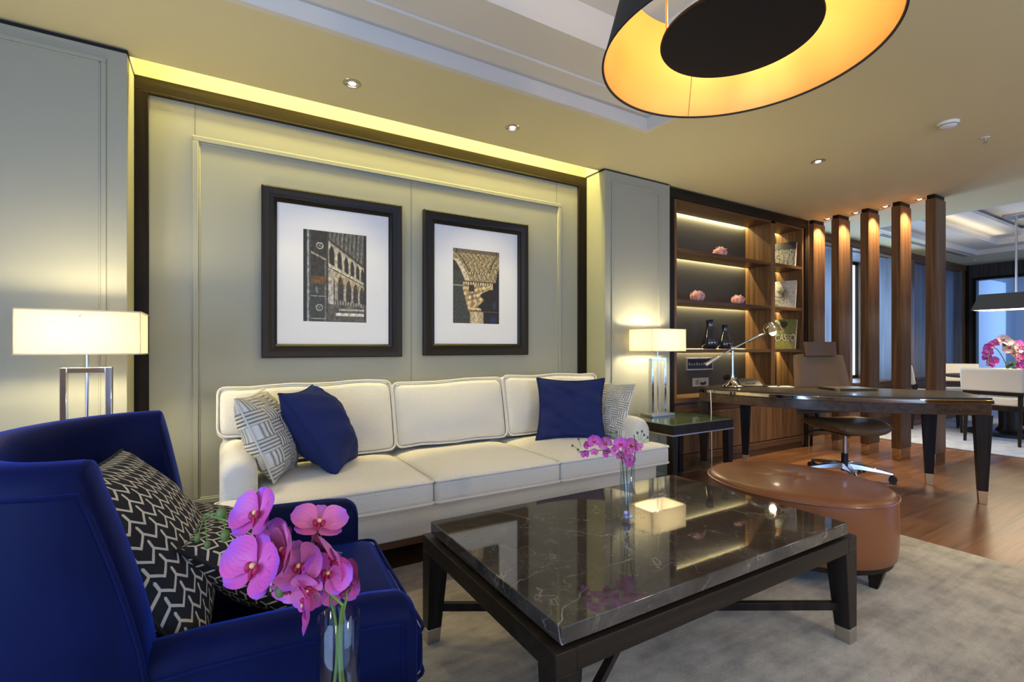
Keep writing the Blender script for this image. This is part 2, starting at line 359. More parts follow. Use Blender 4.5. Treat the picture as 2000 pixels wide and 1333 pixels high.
def thing(name, label, cat, loc=(0, 0, 0), rz=0, group=None):
    o = bpy.data.objects.new(name, None); COL.objects.link(o); o.empty_display_size = .1
    o.location = loc; o.rotation_euler = (0, 0, rz)
    return tag(o, label, cat, group)
def struct(name, bm, m, parent=None, **k):
    o = obj(name, bm, m, parent, **k)
    if not parent: o['kind'] = 'structure'
    return o
def dup(root, loc=None, rz=None, label=None, group=None):
    def cp(o, par):
        c = o.copy(); COL.objects.link(c)
        if par: c.parent = par
        for ch in o.children: cp(ch, c)
        return c
    r = cp(root, None)
    if loc is not None: r.location = loc
    if rz is not None: r.rotation_euler = (0, 0, rz)
    if label: r['label'] = label
    if group: r['group'] = group
    return r
def slab(xs, ys, z0, z1, holes, bm=None):
    """horizontal plate over the grid xs*ys without the cells in holes(xm,ym)"""
    bm = bm or B()
    for a, b in zip(xs, xs[1:]):
        for c, d in zip(ys, ys[1:]):
            if not holes((a + b) / 2, (c + d) / 2): add_box(bm, a, b, c, d, z0, z1)
    return bm
def print_mesh(w, h, nx, ny, fn, M):
    """flat picture: fn(u, v from top) -> sRGB 0..255, baked as the print's own ink colour"""
    bm = B(); lay = bm.loops.layers.float_color.new('ink')
    vs = [[bm.verts.new(M @ Vector((i / nx * w, 0, (1 - j / ny) * h))) for i in range(nx + 1)] for j in range(ny + 1)]
    for j in range(ny):
        for i in range(nx):
            f = bm.faces.new((vs[j + 1][i], vs[j + 1][i + 1], vs[j][i + 1], vs[j][i]))
            c = fn((i + .5) / nx, (j + .5) / ny); c = [max(0, min(255, x)) for x in c]
            c = [((x / 255) / 12.92 if x < 10 else ((x / 255 + .055) / 1.055) ** 2.4) for x in c]
            for l in f.loops: l[lay] = (*c, 1)
    return bm
def nz(u, v, s=1., seed=0.): return noise.noise(Vector((u * s, v * s, seed)))

def pillow(name, c, T, m, label, cat='pillow', n=34, pinch=.10, group=None, seed=1., wr=.012, piping=None):
    """throw pillow from its four corners c = (bottom a, bottom b, top b, top a)"""
    c = [Vector(p) for p in c]
    cen = sum(c, Vector()) / 4
    base = Vector((cen.x, cen.y, min(p.z for p in c)))
    def P(u, v):
        U = u * (1 - pinch * (1 - v * v)); V = v * (1 - pinch * (1 - u * u))
        a = (U + 1) / 2; b = (V + 1) / 2
        return c[0].lerp(c[1], a).lerp(c[3].lerp(c[2], a), b) - base
    nrm = ((c[1] - c[0]).cross(c[3] - c[0])).normalized()
    bm = B(); uvl = bm.loops.layers.uv.new('UVMap')
    def tk(u, v):
        k = max(0, (1 - u ** 4) * (1 - v ** 4)) ** .5 * (.55 + .45 * (1 - u * u) * (1 - v * v))
        return T / 2 * k
    sides = []
    for sg in (1, -1):
        g = []
        for j in range(n + 1):
            row = []
            for i in range(n + 1):
                u = -1 + 2 * i / n; v = -1 + 2 * j / n
                if sg < 0 and (i in (0, n) or j in (0, n)): row.append(sides[0][j][i]); continue
                k = tk(u, v)
                wv = wr * min(1, k / (T * .2)) * (nz(u * .9 + sg * 3, v * 1.6 + u * .8, 1.6, seed) + .35 * nz(u * 2 + v, v * 5, 1.3, seed + 5))
                row.append(bm.verts.new(P(u, v) + nrm * sg * (k + wv)))
            g.append(row)
        sides.append(g)
        for j in range(n):
            for i in range(n):
                q = [g[j][i], g[j][i + 1], g[j + 1][i + 1], g[j + 1][i]]
                ij = [(i, j), (i + 1, j), (i + 1, j + 1), (i, j + 1)]
                if sg < 0: q.reverse(); ij.reverse()
                f = bm.faces.new(q)
                for l, (a, b) in zip(f.loops, ij): l[uvl].uv = (a / n, b / n)
    root = thing(name, label, cat, base, group=group)
    o = obj('cover', bm, m, root, smooth=True, ang=80)
    e = [P(-1 + 2 * i / n, -1) for i in range(n)] + [P(1, -1 + 2 * i / n) for i in range(n)] + [P(1 - 2 * i / n, 1) for i in range(n)] + [P(-1, 1 - 2 * i / n) for i in range(n)]
    obj('piping', tube(e, .0045 if piping is None else piping, 6, closed=True), m, root, smooth=True)
    return root

def cushion(name, poly, z0, z1, crown, m, parent, r=.03, seg=.045, lean=None, pip=.006, M=None, soft=0):
    """box cushion with an outline poly (x,y), domed top, rounded edges, welt piping top and bottom"""
    # grid points inside polygon via subdividing its bounding cells at given breaks
    xs = sorted({p[0] for p in poly}); ys = sorted({p[1] for p in poly})
    def sub(a):
        o = [a[0]]
        for p, q in zip(a, a[1:]):
            k = max(1, round((q - p) / seg)); o += [p + (q - p) * (i + 1) / k for i in range(k)]
        return o
    X = sub(xs); Y = sub(ys)
    def inside(x, y):
        c = False; n = len(poly)
        for i in range(n):
            (x1, y1), (x2, y2) = poly[i], poly[(i + 1) % n]
            if (y1 > y) != (y2 > y) and x < (x2 - x1) * (y - y1) / (y2 - y1) + x1: c = not c
        return c
    def dist(x, y):
        d = 9; n = len(poly)
        for i in range(n):
            a = Vector(poly[i]); b = Vector(poly[(i + 1) % n]); p = Vector((x, y)); t = max(0, min(1, (p - a).dot(b - a) / (b - a).length_squared))
            d = min(d, (p - a - (b - a) * t).length)
        return d
    bm = B(); V = {}
    tr = (lambda p: Vector(p)) if M is None else (lambda p: M @ Vector(p))
    if soft:
        tr0 = tr
        def tr(p):
            q = tr0(p); return q + Vector((.4 * noise.noise(q * 2.6 + Vector((soft, 3, 1))), .7 * noise.noise(q * 3.1 + Vector((1, soft, 7))), noise.noise(Vector((q.x * 3.3 + soft, q.y, q.z * 1.5))) * 1.1)) * .016
    def vert(i, j, k):
        if (i, j, k) not in V:
            x, y = X[i], Y[j]; h = crown * (1 - math.exp(-dist(x, y) / .11)) * (1 + .25 * nz(x * 3, y * 3, 1, z0))
            V[i, j, k] = bm.verts.new(tr((x, y, z1 + h if k else z0 - h * .25)))
        return V[i, j, k]
    cells = {(i, j) for i in range(len(X) - 1) for j in range(len(Y) - 1) if inside((X[i] + X[i + 1]) / 2, (Y[j] + Y[j + 1]) / 2)}
    for i, j in cells:
        bm.faces.new((vert(i, j, 1), vert(i + 1, j, 1), vert(i + 1, j + 1, 1), vert(i, j + 1, 1)))
        bm.faces.new((vert(i, j, 0), vert(i, j + 1, 0), vert(i + 1, j + 1, 0), vert(i + 1, j, 0)))
        for (di, dj), (a, b) in {(0, -1): ((i, j), (i + 1, j)), (1, 0): ((i + 1, j), (i + 1, j + 1)), (0, 1): ((i + 1, j + 1), (i, j + 1)), (-1, 0): ((i, j + 1), (i, j))}.items():
            if (i + di, j + dj) not in cells: bm.faces.new((vert(*a, 0), vert(*b, 0), vert(*b, 1), vert(*a, 1)))
    o = obj(name, bm, m, parent, bevel=r, bseg=3, ang=50)
    def rnd(z):
        pts = []; n = len(poly)
        for i in range(n):
            p = Vector(poly[i]); a = (Vector(poly[i - 1]) - p).normalized(); b = (Vector(poly[(i + 1) % n]) - p).normalized(); q = r * 1.2
            p0, p1 = p + a * q, p + b * q
            for t in (0, .25, .5, .75, 1): pts.append(p0.lerp(p, t).lerp(p.lerp(p1, t), t))
        out = []
        for a, b in zip(pts, pts[1:] + pts[:1]):
            k = max(1, int((b - a).length / .1))
            out += [a.lerp(b, t / k) for t in range(k)]
        return [tr((p.x, p.y, z)) for p in out]
    cx = sum(p[0] for p in poly) / len(poly); cy = sum(p[1] for p in poly) / len(poly)
    if pip:
        for z in (z1 - .006, z0 + .006):
            obj('piping', tube(rnd(z), pip, 6, closed=True), m, o, smooth=True)
    return o
def leg4(parent, hx, hy, z1, s1, s0, m, ferrule=0, fm=None, cx=0, cy=0, straight_outside=True, name='leg'):
    for sx in (-1, 1):
        for sy in (-1, 1):
            def rc(s, z, grow=0):
                x1 = cx + sx * hx + sx * grow; x0 = cx + sx * (hx - s) - sx * grow; y1 = cy + sy * hy + sy * grow; y0 = cy + sy * (hy - s) - sy * grow
                return rect(min(x0, x1), max(x0, x1), min(y0, y1), max(y0, y1), z)
            k = ferrule / z1; sm = s0 + (s1 - s0) * k
            l = obj(name, add_hex(B(), rc(sm, ferrule), rc(s1, z1)), m, parent, bevel=.002)
            if ferrule: tag_part = obj('foot_cap', add_hex(B(), rc(s0, 0), rc(sm, ferrule)), fm, l, bevel=.0015)

# ================================================================== SETTING
CZ = 2.5
struct('floor', box(-2.7, 14.2, -2.7, 3.9, -.06, 0), FLOORM)
# ceiling: one plate with the living tray, the cove slot and the dining tray cut out
TX0, TX1, TY0, TY1 = -1.75, 2.392, -1.5, 2.276
DX0, DX1, DY0, DY1 = 6.68, 9.9, -.6, 2.73
bm = slab([-2.7, TX0, -.369, TX1, 2.604, 5.86, DX0, DX1, 11.1], [-2.7, TY0, DY0, TY1, DY1, 2.99, 3.2], CZ, CZ + .03,
          lambda x, y: (TX0 < x < TX1 and TY0 < y < TY1) or (-.369 < x < 2.604 and y > 2.99) or (DX0 < x < DX1 and DY0 < y < DY1))
ceil = struct('ceiling', bm, CEIL)
def frame_box(bm, x0, x1, y0, y1, z0, z1, t):
    add_box(bm, x0 - t, x0, y0 - t, y1 + t, z0, z1); add_box(bm, x1, x1 + t, y0 - t, y1 + t, z0, z1)
    add_box(bm, x0, x1, y0 - t, y0, z0, z1); add_box(bm, x0, x1, y1, y1 + t, z0, z1); return bm
bm = frame_box(B(), TX0 + .002, TX1 - .002, TY0 + .002, TY1 - .002, CZ - .0005, 2.60, .034)
a = .15
bm2 = slab([TX0 - .03, TX0 + a, TX1 - a, TX1 + .03], [TY0 - .03, TY0 + a, TY1 - a, TY1 + .03], 2.58, 2.61, lambda x, y: TX0 + a < x < TX1 - a and TY0 + a < y < TY1 - a, bm)
b = .40
slab([TX0 + a - .01, TX0 + b, TX1 - b, TX1 - a + .01], [TY0 + a - .01, TY0 + b, TY1 - b, TY1 - a + .01], 2.594, 2.624, lambda x, y: TX0 + b < x < TX1 - b and TY0 + b < y < TY1 - b, bm)
frame_box(bm, TX0 + b - .001, TX1 - b + .001, TY0 + b - .001, TY1 - b + .001, 2.61, 2.80, .03)
add_box(bm, TX0, TX1, TY0, TY1, 2.78, 2.81)
struct('ceiling_tray_living', bm, TRAYM)
bm = frame_box(B(), DX0 + .002, DX1 - .002, DY0 + .002, DY1 - .002, CZ - .0005, 2.60, .034)
a = .30
slab([DX0 - .03, DX0 + a, DX1 - a, DX1 + .03], [DY0 - .03, DY0 + a, DY1 - a, DY1 + .03], 2.57, 2.60, lambda x, y: DX0 + a < x < DX1 - a and DY0 + a < y < DY1 - a, bm)
frame_box(bm, DX0 + a, DX1 - a, DY0 + a, DY1 - a, 2.60, 2.70, .03)
b = .62
slab([DX0, DX0 + b, DX1 - b, DX1], [DY0, DY0 + b, DY1 - b, DY1], 2.66, 2.70, lambda x, y: DX0 + b < x < DX1 - b and DY0 + b < y < DY1 - b, bm)
add_box(bm, DX0, DX1, DY0, DY1, 2.74, 2.78)
struct('ceiling_tray_dining', bm, TRAYM)
for x, sx, y, sy in (((DX0 + DX1) / 2, DX1 - DX0 - 1.2, DY1 - .40, .12), (DX0 + .40, .12, (DY0 + DY1) / 2, DY1 - DY0 - 1.2), (DX1 - .40, .12, (DY0 + DY1) / 2, DY1 - DY0 - 1.2)):
    area('dining_cove_led', (x, y, 2.61), (R(180), 0, 0), sx, sy, .7, (1, .84, .55))
# cove box above the slot
bm = box(-.45, 2.70, 2.80, 3.25, 2.92, 2.95); add_box(bm, -.45, 2.70, 2.94, 2.96, CZ + .031, 2.92); add_box(bm, -.40, -.369, 2.96, 3.15, CZ + .031, 2.92); add_box(bm, 2.604, 2.635, 2.96, 3.15, CZ + .031, 2.92)
struct('ceiling_cove', bm, CEIL)

YW = 3.15
struct('wall_back', box(-.42, 2.66, YW, YW + .08, 0, 2.92), WALL)
# flat seams and applied moulding of the recessed panel
bm = B()
def mould(bm, x0, x1, z0, z1, y, w=.028, d=.010):
    for (a, b_, c, e) in ((x0 - w, x1 + w, z1, z1 + w), (x0 - w, x1 + w, z0 - w, z0), (x0 - w, x0, z0, z1), (x1, x1 + w, z0, z1)):
        add_box(bm, a, b_, y - d, y + .002, c, e)
    k = .008
    for (a, b_, c, e) in ((x0, x1, z1 - k, z1), (x0, x1, z0, z0 + k), (x0, x0 + k, z0, z1), (x1 - k, x1, z0, z1)):
        add_box(bm, a, b_, y - d * .5, y + .002, c, e)
mould(bm, -.091, 2.321, .265, 2.205, YW)
struct('trim_1', bm, WALL, bevel=.004)
bm = B()
for x, z0, z1 in ((-.107, 2.235, 2.42), (2.306, 2.235, 2.42), (1.106, .265, 2.197), (-.107, 0, .235), (2.306, 0, .235)):
    add_box(bm, x - .0015, x + .0015, YW - .0012, YW + .001, z0, z1)
struct('trim_2', bm, mat('seam_shadow_gap', (.16, .15, .12), .8))
# dark wood frame round the recess
bm = B()
add_box(bm, -.369, -.308, YW - .014, YW, 0, 2.4149); add_box(bm, 2.515, 2.604, YW - .014, YW, 0, 2.4149)
struct('trim_3', bm, WENGE, bevel=.003)
bm = box(-.369, 2.604, YW - .014, YW, 2.415, 2.487); add_box(bm, -.3079, 2.5149, YW - .018, YW, 2.400, 2.415)
struct('trim_4', bm, WENGEX, bevel=.003)
# piers either side
PY = 2.915
GAP = mat('shadow_gap_black', (.01, .01, .01), .8)
bm = box(-2.7, -.369, PY, 3.25, 0, 2.475); struct('wall_pier_left', bm, WALL, bevel=.002)
struct('trim_5', box(-2.7, -.369, PY + .02, 3.25, 2.475, CZ), GAP)
bm = box(2.604, 3.34, PY, 3.25, 0, 2.485); struct('wall_pier_right', bm, WALL, bevel=.002)
struct('trim_6', box(2.604, 3.34, PY + .015, 3.25, 2.485, CZ), GAP)
bm = B(); mould(bm, -2.2, -.465, .30, 2.408, PY, .020, .007); struct('trim_7', bm, WALL, bevel=.002)
bm = B(); mould(bm, 2.690, 3.200, .30, 2.385, PY, .020, .007); struct('trim_8', bm, WALL, bevel=.002)
bm = box(-2.7, -.369, PY - .012, PY, 0, .10); add_box(bm, -.308, 2.515, YW - .012, YW, 0, .10); add_box(bm, 2.604, 3.34, PY - .012, PY, 0, .10)
struct('baseboard_back', bm, WALL, bevel=.003)
# remaining walls of the suite (behind and beside the camera), with window openings
def wall_x(name, y, x0, x1, wins, m, t=.1):
    bm = B(); x = x0
    for a, b_ in wins:
        add_box(bm, x, a, y - t, y, 0, CZ); add_box(bm, a, b_, y - t, y, 0, .35); add_box(bm, a, b_, y - t, y, 2.35, CZ); x = b_
    add_box(bm, x, x1, y - t, y, 0, CZ)
    struct(name, bm, m)
wall_x('wall_front', -2.6, -2.7, 11.16, ((-1.1, 3.5), (6.0, 10.4)), WALNUT)
bm = B()
for y0, y1, z0, z1 in ((-2.6, -2.2, 0, CZ), (.8, PY, 0, CZ), (-2.2, .8, 0, .35), (-2.2, .8, 2.35, CZ)): add_box(bm, -2.7, -2.6, y0, y1, z0, z1)
struct('wall_left', bm, WALNUT)
def window_frame(name, horiz, a0, a1, pos):
    bm = B(); n = max(2, round((a1 - a0) / 1.1)); t = .03
    def bar(p0, p1, z0, z1):
        if horiz: add_box(bm, p0, p1, pos - .03, pos + .03, z0, z1)
        else: add_box(bm, pos - .03, pos + .03, p0, p1, z0, z1)
    for i in range(n + 1):
        p = a0 + (a1 - a0 - 2 * t) * i / n; bar(p, p + 2 * t, .35, 2.35)
    bar(a0, a1, .35, .41); bar(a0, a1, 2.29, 2.35)
    struct(name, bm, DARKLEG)
window_frame('window_1', True, -1.1, 3.5, -2.65); window_frame('window_2', True, 6.0, 10.4, -2.65); window_frame('window_3', False, -2.2, .8, -2.65)

# dining room side wall with three deep window bays
YD = 3.2
BAYS = ((5.87, 6.95), (7.14, 8.41), (9.02, 10.93))
bm = B(); x = 5.58
for a, b_ in BAYS:
    if a > x: add_box(bm, x, a, YD, YD + .55, 0, CZ)
    add_box(bm, a, b_, YD, YD + .55, 0, .60); add_box(bm, a, b_, YD, YD + .55, 2.40, CZ); x = b_
add_box(bm, x, 11.1, YD, YD + .55, 0, CZ)
struct('wall_dining_side', bm, WALNUT)
bm = B()
for a, b_ in BAYS:
    add_box(bm, a, b_, YD - .03, YD + .50, .60, .625); add_box(bm, a, b_, YD - .012, YD, .45, .58)
bm2 = box(5.58, 11.06, YD - .02, YD, 2.42, 2.5)
struct('trim_9', bm, WALNUTX, bevel=.003); struct('trim_10', bm2, WALNUTX)
bm = B()
for a, b_ in BAYS:
    add_box(bm, b_ - .012, b_, YD + .012, YD + .46, .625, 2.40); add_box(bm, a, a + .012, YD + .012, YD + .46, .625, 2.40); add_box(bm, a + .012, b_ - .012, YD + .10, YD + .46, 2.388, 2.40)
add_box(bm, BAYS[2][0], BAYS[2][1], YD + .10, YD + .13, .625, 2.39)
struct('trim_11', bm, BGREY)
for i, (a, b_) in enumerate(BAYS[:2]):
    bm = B()
    add_box(bm, a, a + .05, YD + .50, YD + .55, .62, 2.40); add_box(bm, b_ - .014, b_, YD + .50, YD + .55, .62, 2.40); add_box(bm, a, b_, YD + .50, YD + .55, 2.35, 2.40); add_box(bm, a, b_, YD + .50, YD + .55, .62, .67)
    f = struct('window_%d' % (4 + i), bm, DARKLEG)
    obj('pane', box(a + .05, b_ - .014, YD + .53, YD + .54, .67, 2.35), SKYP, f)
struct('baseboard_dining', box(5.58, 11.06, YD - .015, YD, 0, .12), WALNUTX)
# far wall of the dining room with its doorway and the room beyond
XF = 11.06
bm = box(XF, XF + .14, 3.07, 3.75, 0, CZ); add_box(bm, XF, XF + .14, 1.20, 3.07, 2.235, CZ); add_box(bm, XF, XF + .14, -2.7, 1.20, 0, CZ)
struct('wall_dining_far', bm, wood('dark_grey_oak', (.03, .026, .022), (.075, .065, .055), 'Z', .5))
bm = box(XF - .03, XF, 3.06, 3.10, 0, 2.24); add_box(bm, XF - .03, XF, 3.155, 3.2, 0, CZ); add_box(bm, XF - .03, XF, 1.16, 3.10, 2.235, 2.275); add_box(bm, XF - .03, XF, 1.16, 1.2, 0, 2.24)
struct('trim_12', bm, WENGE, bevel=.003)
bm = box(XF + .14, 12.62, 3.08, 3.14, 0, 2.30); struct('wall_far_room_side', bm, mat('white_plaster', (.72, .74, .78), .7))
bm = box(12.62, 14.1, 3.30, 3.36, 0, CZ); add_box(bm, 14.1, 14.2, -1, 3.4, 0, CZ); add_box(bm, XF + .14, 14.1, -1.1, -1, 0, CZ); add_box(bm, 12.6, 12.62, 3.14, 3.36, 0, CZ)
struct('wall_far_room_end', bm, mat('grey_plaster', (.45, .48, .53), .7))
struct('ceiling_far_room', box(XF + .14, 14.2, -1.1, 3.4, CZ, CZ + .03), TRAYM)

# living-room and dining rugs
r_ = obj('area_rug', box(-1.6, 3.36, -1.7, 2.335, .001, .014), RUGM, bevel=.005); tag(r_, 'large taupe carved area rug under the coffee table and armchair', 'rug')
r_ = obj('dining_rug', box(6.76, 10.2, -.9, 2.93, .001, .012), RUG2, bevel=.005); tag(r_, 'pale blue-grey rug under the dining table and chairs', 'rug')

# ------------------------------------------------------------------ ceiling fittings
def downlight(x, y, label, group=None, aim=None, power=10, ang=70, tilt=0, col=WARM2, z=CZ, r=.045):
    t = thing('ceiling_downlight', label, 'ceiling light', (x, y, z), group=group)
    obj('trim_ring', lathe([(r * .72, .0005), (r * .76, -.006), (r, -.004), (r + .004, .0)], n=28), NICKEL, t, smooth=True)
    bm = lathe([(r * .72, -.0006), (r * .70, -.0012), (0, -.0012)], n=28); obj('reflector', bm, mat('downlight_reflector', (.75, .74, .7), .25, .8), t, smooth=True)
    obj('lamp', lathe([(r * .42, -.0014), (r * .40, -.004), (0, -.005)], n=20), GLOW, t, smooth=True)
    if power: spot('downlight_beam', (x, y, z - .012), aim or (x, y, 0), power, col, ang, .6, .02)
downlight(.614, 2.68, 'round recessed downlight above the gap left of the courtyard picture, nearer the left wall', 'downlights over the sofa', (.614, 2.85, 0), 13, 80)
downlight(1.618, 2.686, 'round recessed downlight above the column picture, right one of two over the sofa', 'downlights over the sofa', (1.618, 2.85, 0), 13, 80)
downlight(3.894, 1.979, 'single round recessed downlight in the plain ceiling in front of the bookcase', None, (3.894, 1.979, 0), 14, 85)
for i, (y, n_) in enumerate(((2.815, 'by the bookcase end'), (2.54, 'second from the bookcase'), (2.276, 'third from the bookcase'), (1.998, 'next to the right-hand column'))):
    downlight(5.715, y - .01, 'small recessed downlight between wooden columns, ' + n_, 'downlights between the columns', (5.735, y + .10, 0), 62, 104, r=.04, col=(1, .77, .44))
# extra spots added off frame on this ceiling, without fittings, for more warm light
for x, y, p in ((3.2, -.6, 40), (4.6, .3, 62), (1.2, -2.0, 30), (-1.9, 1.2, 20), (-1.4, 2.45, 10)):
    spot('added_ceiling_spot', (x, y, 2.49), (x, y, 0), p, WARM2, 100, .7, .03)

t = thing('smoke_detector', 'white round smoke detector on the ceiling near the right edge', 'smoke detector', (3.93, 1.22, CZ))
obj('housing', lathe([(0, -.032), (.03, -.032), (.045, -.022), (.055, -.006), (.055, 0)], n=28), WHITEP, t, smooth=True)
obj('sensor_vent', lathe([(.0455, -.0215), (.049, -.0215), (.049, -.014), (.0455, -.014)], n=28), mat('vent_grey', (.3, .3, .3), .6), t)
def sprinkler(x, y, label, z=CZ):
    t = thing('fire_sprinkler', label, 'sprinkler', (x, y, z))
    obj('escutcheon', lathe([(0, -.004), (.022, -.004), (.026, 0)], n=20), WHITEP, t, smooth=True)
    bm = cyl((0, 0, -.004), (0, 0, -.022), .007, .005, 10); add_cyl(bm, (-.008, 0, -.02), (-.003, 0, -.036), .0022, n=6); add_cyl(bm, (.008, 0, -.02), (.003, 0, -.036), .0022, n=6)
    obj('head', bm, NICKEL, t); obj('deflector', lathe([(0, -.038), (.013, -.038), (.013, -.036), (0, -.036)], n=14), NICKEL, t)
sprinkler(4.42, 1.18, 'small pendent fire sprinkler on the living ceiling right of the smoke detector')
sprinkler(10.4, 2.9, 'tiny fire sprinkler on the dining ceiling border near the dark far wall')
t = thing('ceiling_air_vent', 'long dark slot air diffuser in the dining ceiling behind the columns', 'air vent', (8.45, 2.853, CZ))
obj('frame', box(-1.43, 1.43, -.04, .04, -.004, 0), WHITEP, t)
for dy in (-.018, .018): obj('slot', box(-1.42, 1.42, dy - .010, dy + .010, -.005, -.004), BLACKP, t)
downlight(7.78, 1.93, 'round downlight in the dining ceiling tray beside the pendant canopy', None, None, 0, z=2.74)

# ================================================================== WALL PICTURES
def pic_arcade(u, v):
    g = 1 + .35 * nz(u, v, 26, 1) + .18 * nz(u, v, 70, 2)
    def c(r, g_, b): return (r * g, g_ * g, b * g)
    if u < .06: return c(38, 38, 32)
    if u < .095: return c(150, 150, 140) if u < .08 else c(110, 108, 98)
    if u < .35:
        for cu, cv in ((.25, .165), (.245, .845)):
            d = math.hypot((u - cu), (v - cv) * 1.5)
            if .038 < d < .058: return c(165, 160, 145)
            if d < .018: return c(120, 115, 100)
        if u < .115: return c(70, 68, 58)
        if abs(v - (.235 + .32 * (u - .1))) < .012 and v < .4: return c(140, 132, 112)
        if abs(v - .72) < .006 or abs(v - .968) < .006: return c(150, 145, 130)
        if .50 < v < .585: return c(104, 72, 30)
        if .59 < v < .70 and abs(u - .19 - .25 * (v - .6)) < .012 + .012 * math.sin(v * 60): return c(120, 120, 108)
        if u > .325: return c(108, 104, 88) if v > .33 else c(44, 40, 32)
        return c(50, 46, 36) if v < .5 else c(58, 58, 50)
    if u < .385: return c(62, 58, 46) if v < .9 else c(84, 78, 62)
    p = (u - .385) / .615
    vt = .10 + .30 * p; vm = .385 + .20 * p; vl = .80 + .03 * p
    if u > .955: return c(40, 38, 32) if (v < .8) else c(70, 66, 58)
    if v < vt - .03:
        st = math.sin(u * 95 + 9 * v); k = 1.0 if st < .5 else 1.5
        return c(78 * k, 75 * k, 66 * k)
    if v < vt + .015: return c(150, 144, 126) if v > vt else c(66, 60, 48)
    q = (p * (1 + .45 * p)) / 1.45
    if v < vm - .012:
        r = (v - vt) / (vm - vt); f = (q * 6.2 + .1) % 1
        arch = .36 * math.sqrt(max(0, min(1, (r - .10) * 3.6)))
        if r > .1 and abs(f - .5) < arch and r < .86: return c(48, 44, 34) if abs(f - .5) < arch * .8 else c(110, 102, 84)
        return c(178, 168, 142)
    if v < vm + .012: return c(200, 190, 166) if v < vm else c(62, 55, 42)
    if v < vl:
        r = (v - vm) / (vl - vm); f = (q * 5 + .25) % 1
        arch = .34 * math.sqrt(max(0, min(1, (r - .12) * 4)))
        if p < .13: return c(168, 160, 142) if r < .8 else c(196, 190, 178)
        if r > .86: return c(80, 74, 60) if math.sin(u * 150) > 0 else c(150, 142, 126)
        if r > .12 and abs(f - .5) < arch: return c(72, 58, 36) if r < .4 else c(58, 52, 42)
        return c(172, 154, 118) if r < .4 else c(160, 152, 132)
    if .90 < v < .935 and u > .5: return c(205, 200, 188)
    if .855 < v < .87 and u > .55: return c(170, 164, 150)
    k = 1 + .7 * max(0, nz(u, v, 9, 4))
    return c(84 * k, 78 * k, 66 * k)
def pic_capital(u, v):
    g = 1 + .30 * nz(u, v, 30, 3) + .22 * nz(u, v, 75, 8)
    def c(r, g_, b): return (r * g, g_ * g, b * g)
    lt = -.02 + .27 * max(0, (v - .14) / .28) ** .62 if v < .42 else .25
    rt = 1.02 - .10 * max(0, (v - .2) / .22) ** .6 if v < .42 else .92
    if v < .425 and (v < .14 or lt < u) and u < rt:
        li = .08 + .26 * max(0, min(1, (v - .06) / .24)) ** .7; ri = .94 - .17 * max(0, min(1, (v - .08) / .24)) ** .7
        if v < .31 and (abs(u - li) < .012 or abs(u - ri) < .012): return c(70, 58, 38)
        if abs(v - .315) < .012 and li < u < ri: return c(206, 188, 148) if math.sin(u * 110) > 0 else c(70, 58, 38)
        if v > .14 and u < lt + .10 and v < .42: return c(206, 190, 156)
        if v < .05: return c(112, 98, 72)
        k = 1.0 + .28 * math.sin(u * 62 + 5 * math.sin(v * 40)) * math.sin(v * 75) + .4 * nz(u, v, 40, 9)
        return c(150 * k, 132 * k, 94 * k)
    if .425 <= v < .44 and .24 < u < .92: return c(50, 42, 28)
    if .44 <= v < .475 and .22 < u < .86: return c(205, 186, 146) if math.sin(u * 120) > -.3 else c(96, 80, 54)
    if .475 <= v < .84:
        t_ = (v - .475) / .365
        l = .19 + .14 * t_ ** 1.2; r = .80 - .20 * min(1, t_ * 2.2) + (.06 * math.sin(t_ * 14) if t_ < .9 else 0)
        if l < u < r:
            if t_ < .25 and .33 < u < .45: return c(60, 48, 30)
            k = 1 + .16 * math.sin(v * 90 + u * 18) + .5 * nz(u, v, 16, 6)
            if t_ > .86: k = 1.25 if t_ < .93 else .7
            return c(176 * k, 152 * k, 106 * k)
        if t_ < .15 and .77 < u < .86: return c(190, 172, 132)
    if v >= .84 and .36 < u < .65:
        k = 1.15 - 1.3 * abs(u - .48) ; return c(178 * k, 160 * k, 122 * k)
    if u < .36:
        if abs(v - .49) < .008: return c(150, 146, 130)
        return c(62, 64, 54) if v > .3 else c(48, 47, 38)
    if .86 < u < .93 and .69 < v < .79: return c(34, 52, 78)
    if .80 < u < .93 and v > .90: return c(30, 46, 74)
    if abs(v - .835) < .005: return c(96, 78, 50)
    return c(36, 30, 22)
def picture(x0, x1, z0, z1, px0, px1, pz0, pz1, fn, label):
    cx, cz = (x0 + x1) / 2, (z0 + z1) / 2
    t = thing('framed_picture', label, 'picture', (cx, YW, z0), group=None)
    def M_(a, z): return (a - cx, z - z0)
    W = .082; hw = (x1 - x0) / 2; H = z1 - z0
    prof = [(0, 0), (0, .036), (.008, .040), (.030, .036), (.048, .024), (.058, .022), (.066, .026), (.074, .022), (W, .012), (W, .004)]
    bm = B(); rings = []
    for ww, d in prof:
        rings.append([bm.verts.new((sx * (hw - ww), -d, zz)) for sx, zz in ((-1, ww), (1, ww), (1, H - ww), (-1, H - ww))])
    for a, b_ in zip(rings, rings[1:]):
        for k in range(4): bm.faces.new((a[k], a[(k + 1) % 4], b_[(k + 1) % 4], b_[k]))
    obj('frame', bm, mat('picture_frame_black', (.012, .009, .006), .38, spec=.3), t, smooth=True, ang=25)
    bm = B(); a0, a1 = px0 - cx, px1 - cx; b0, b1 = pz0 - z0, pz1 - z0
    # mount board with the window cut out
    frame = [(-hw + W, a0, W, H - W), (a1, hw - W, W, H - W), (a0, a1, W, b0), (a0, a1, b1, H - W)]
    for p in frame: add_box(bm, p[0], p[1], -.008, -.005, p[2], p[3])
    obj('mount', bm, MATW, t)
    obj('photograph', print_mesh(a1 - a0, b1 - b0, 120, 178, fn, Matrix.Translation((a0, -.0055, b0))), print_mat(), t, fixn=False)
    return t
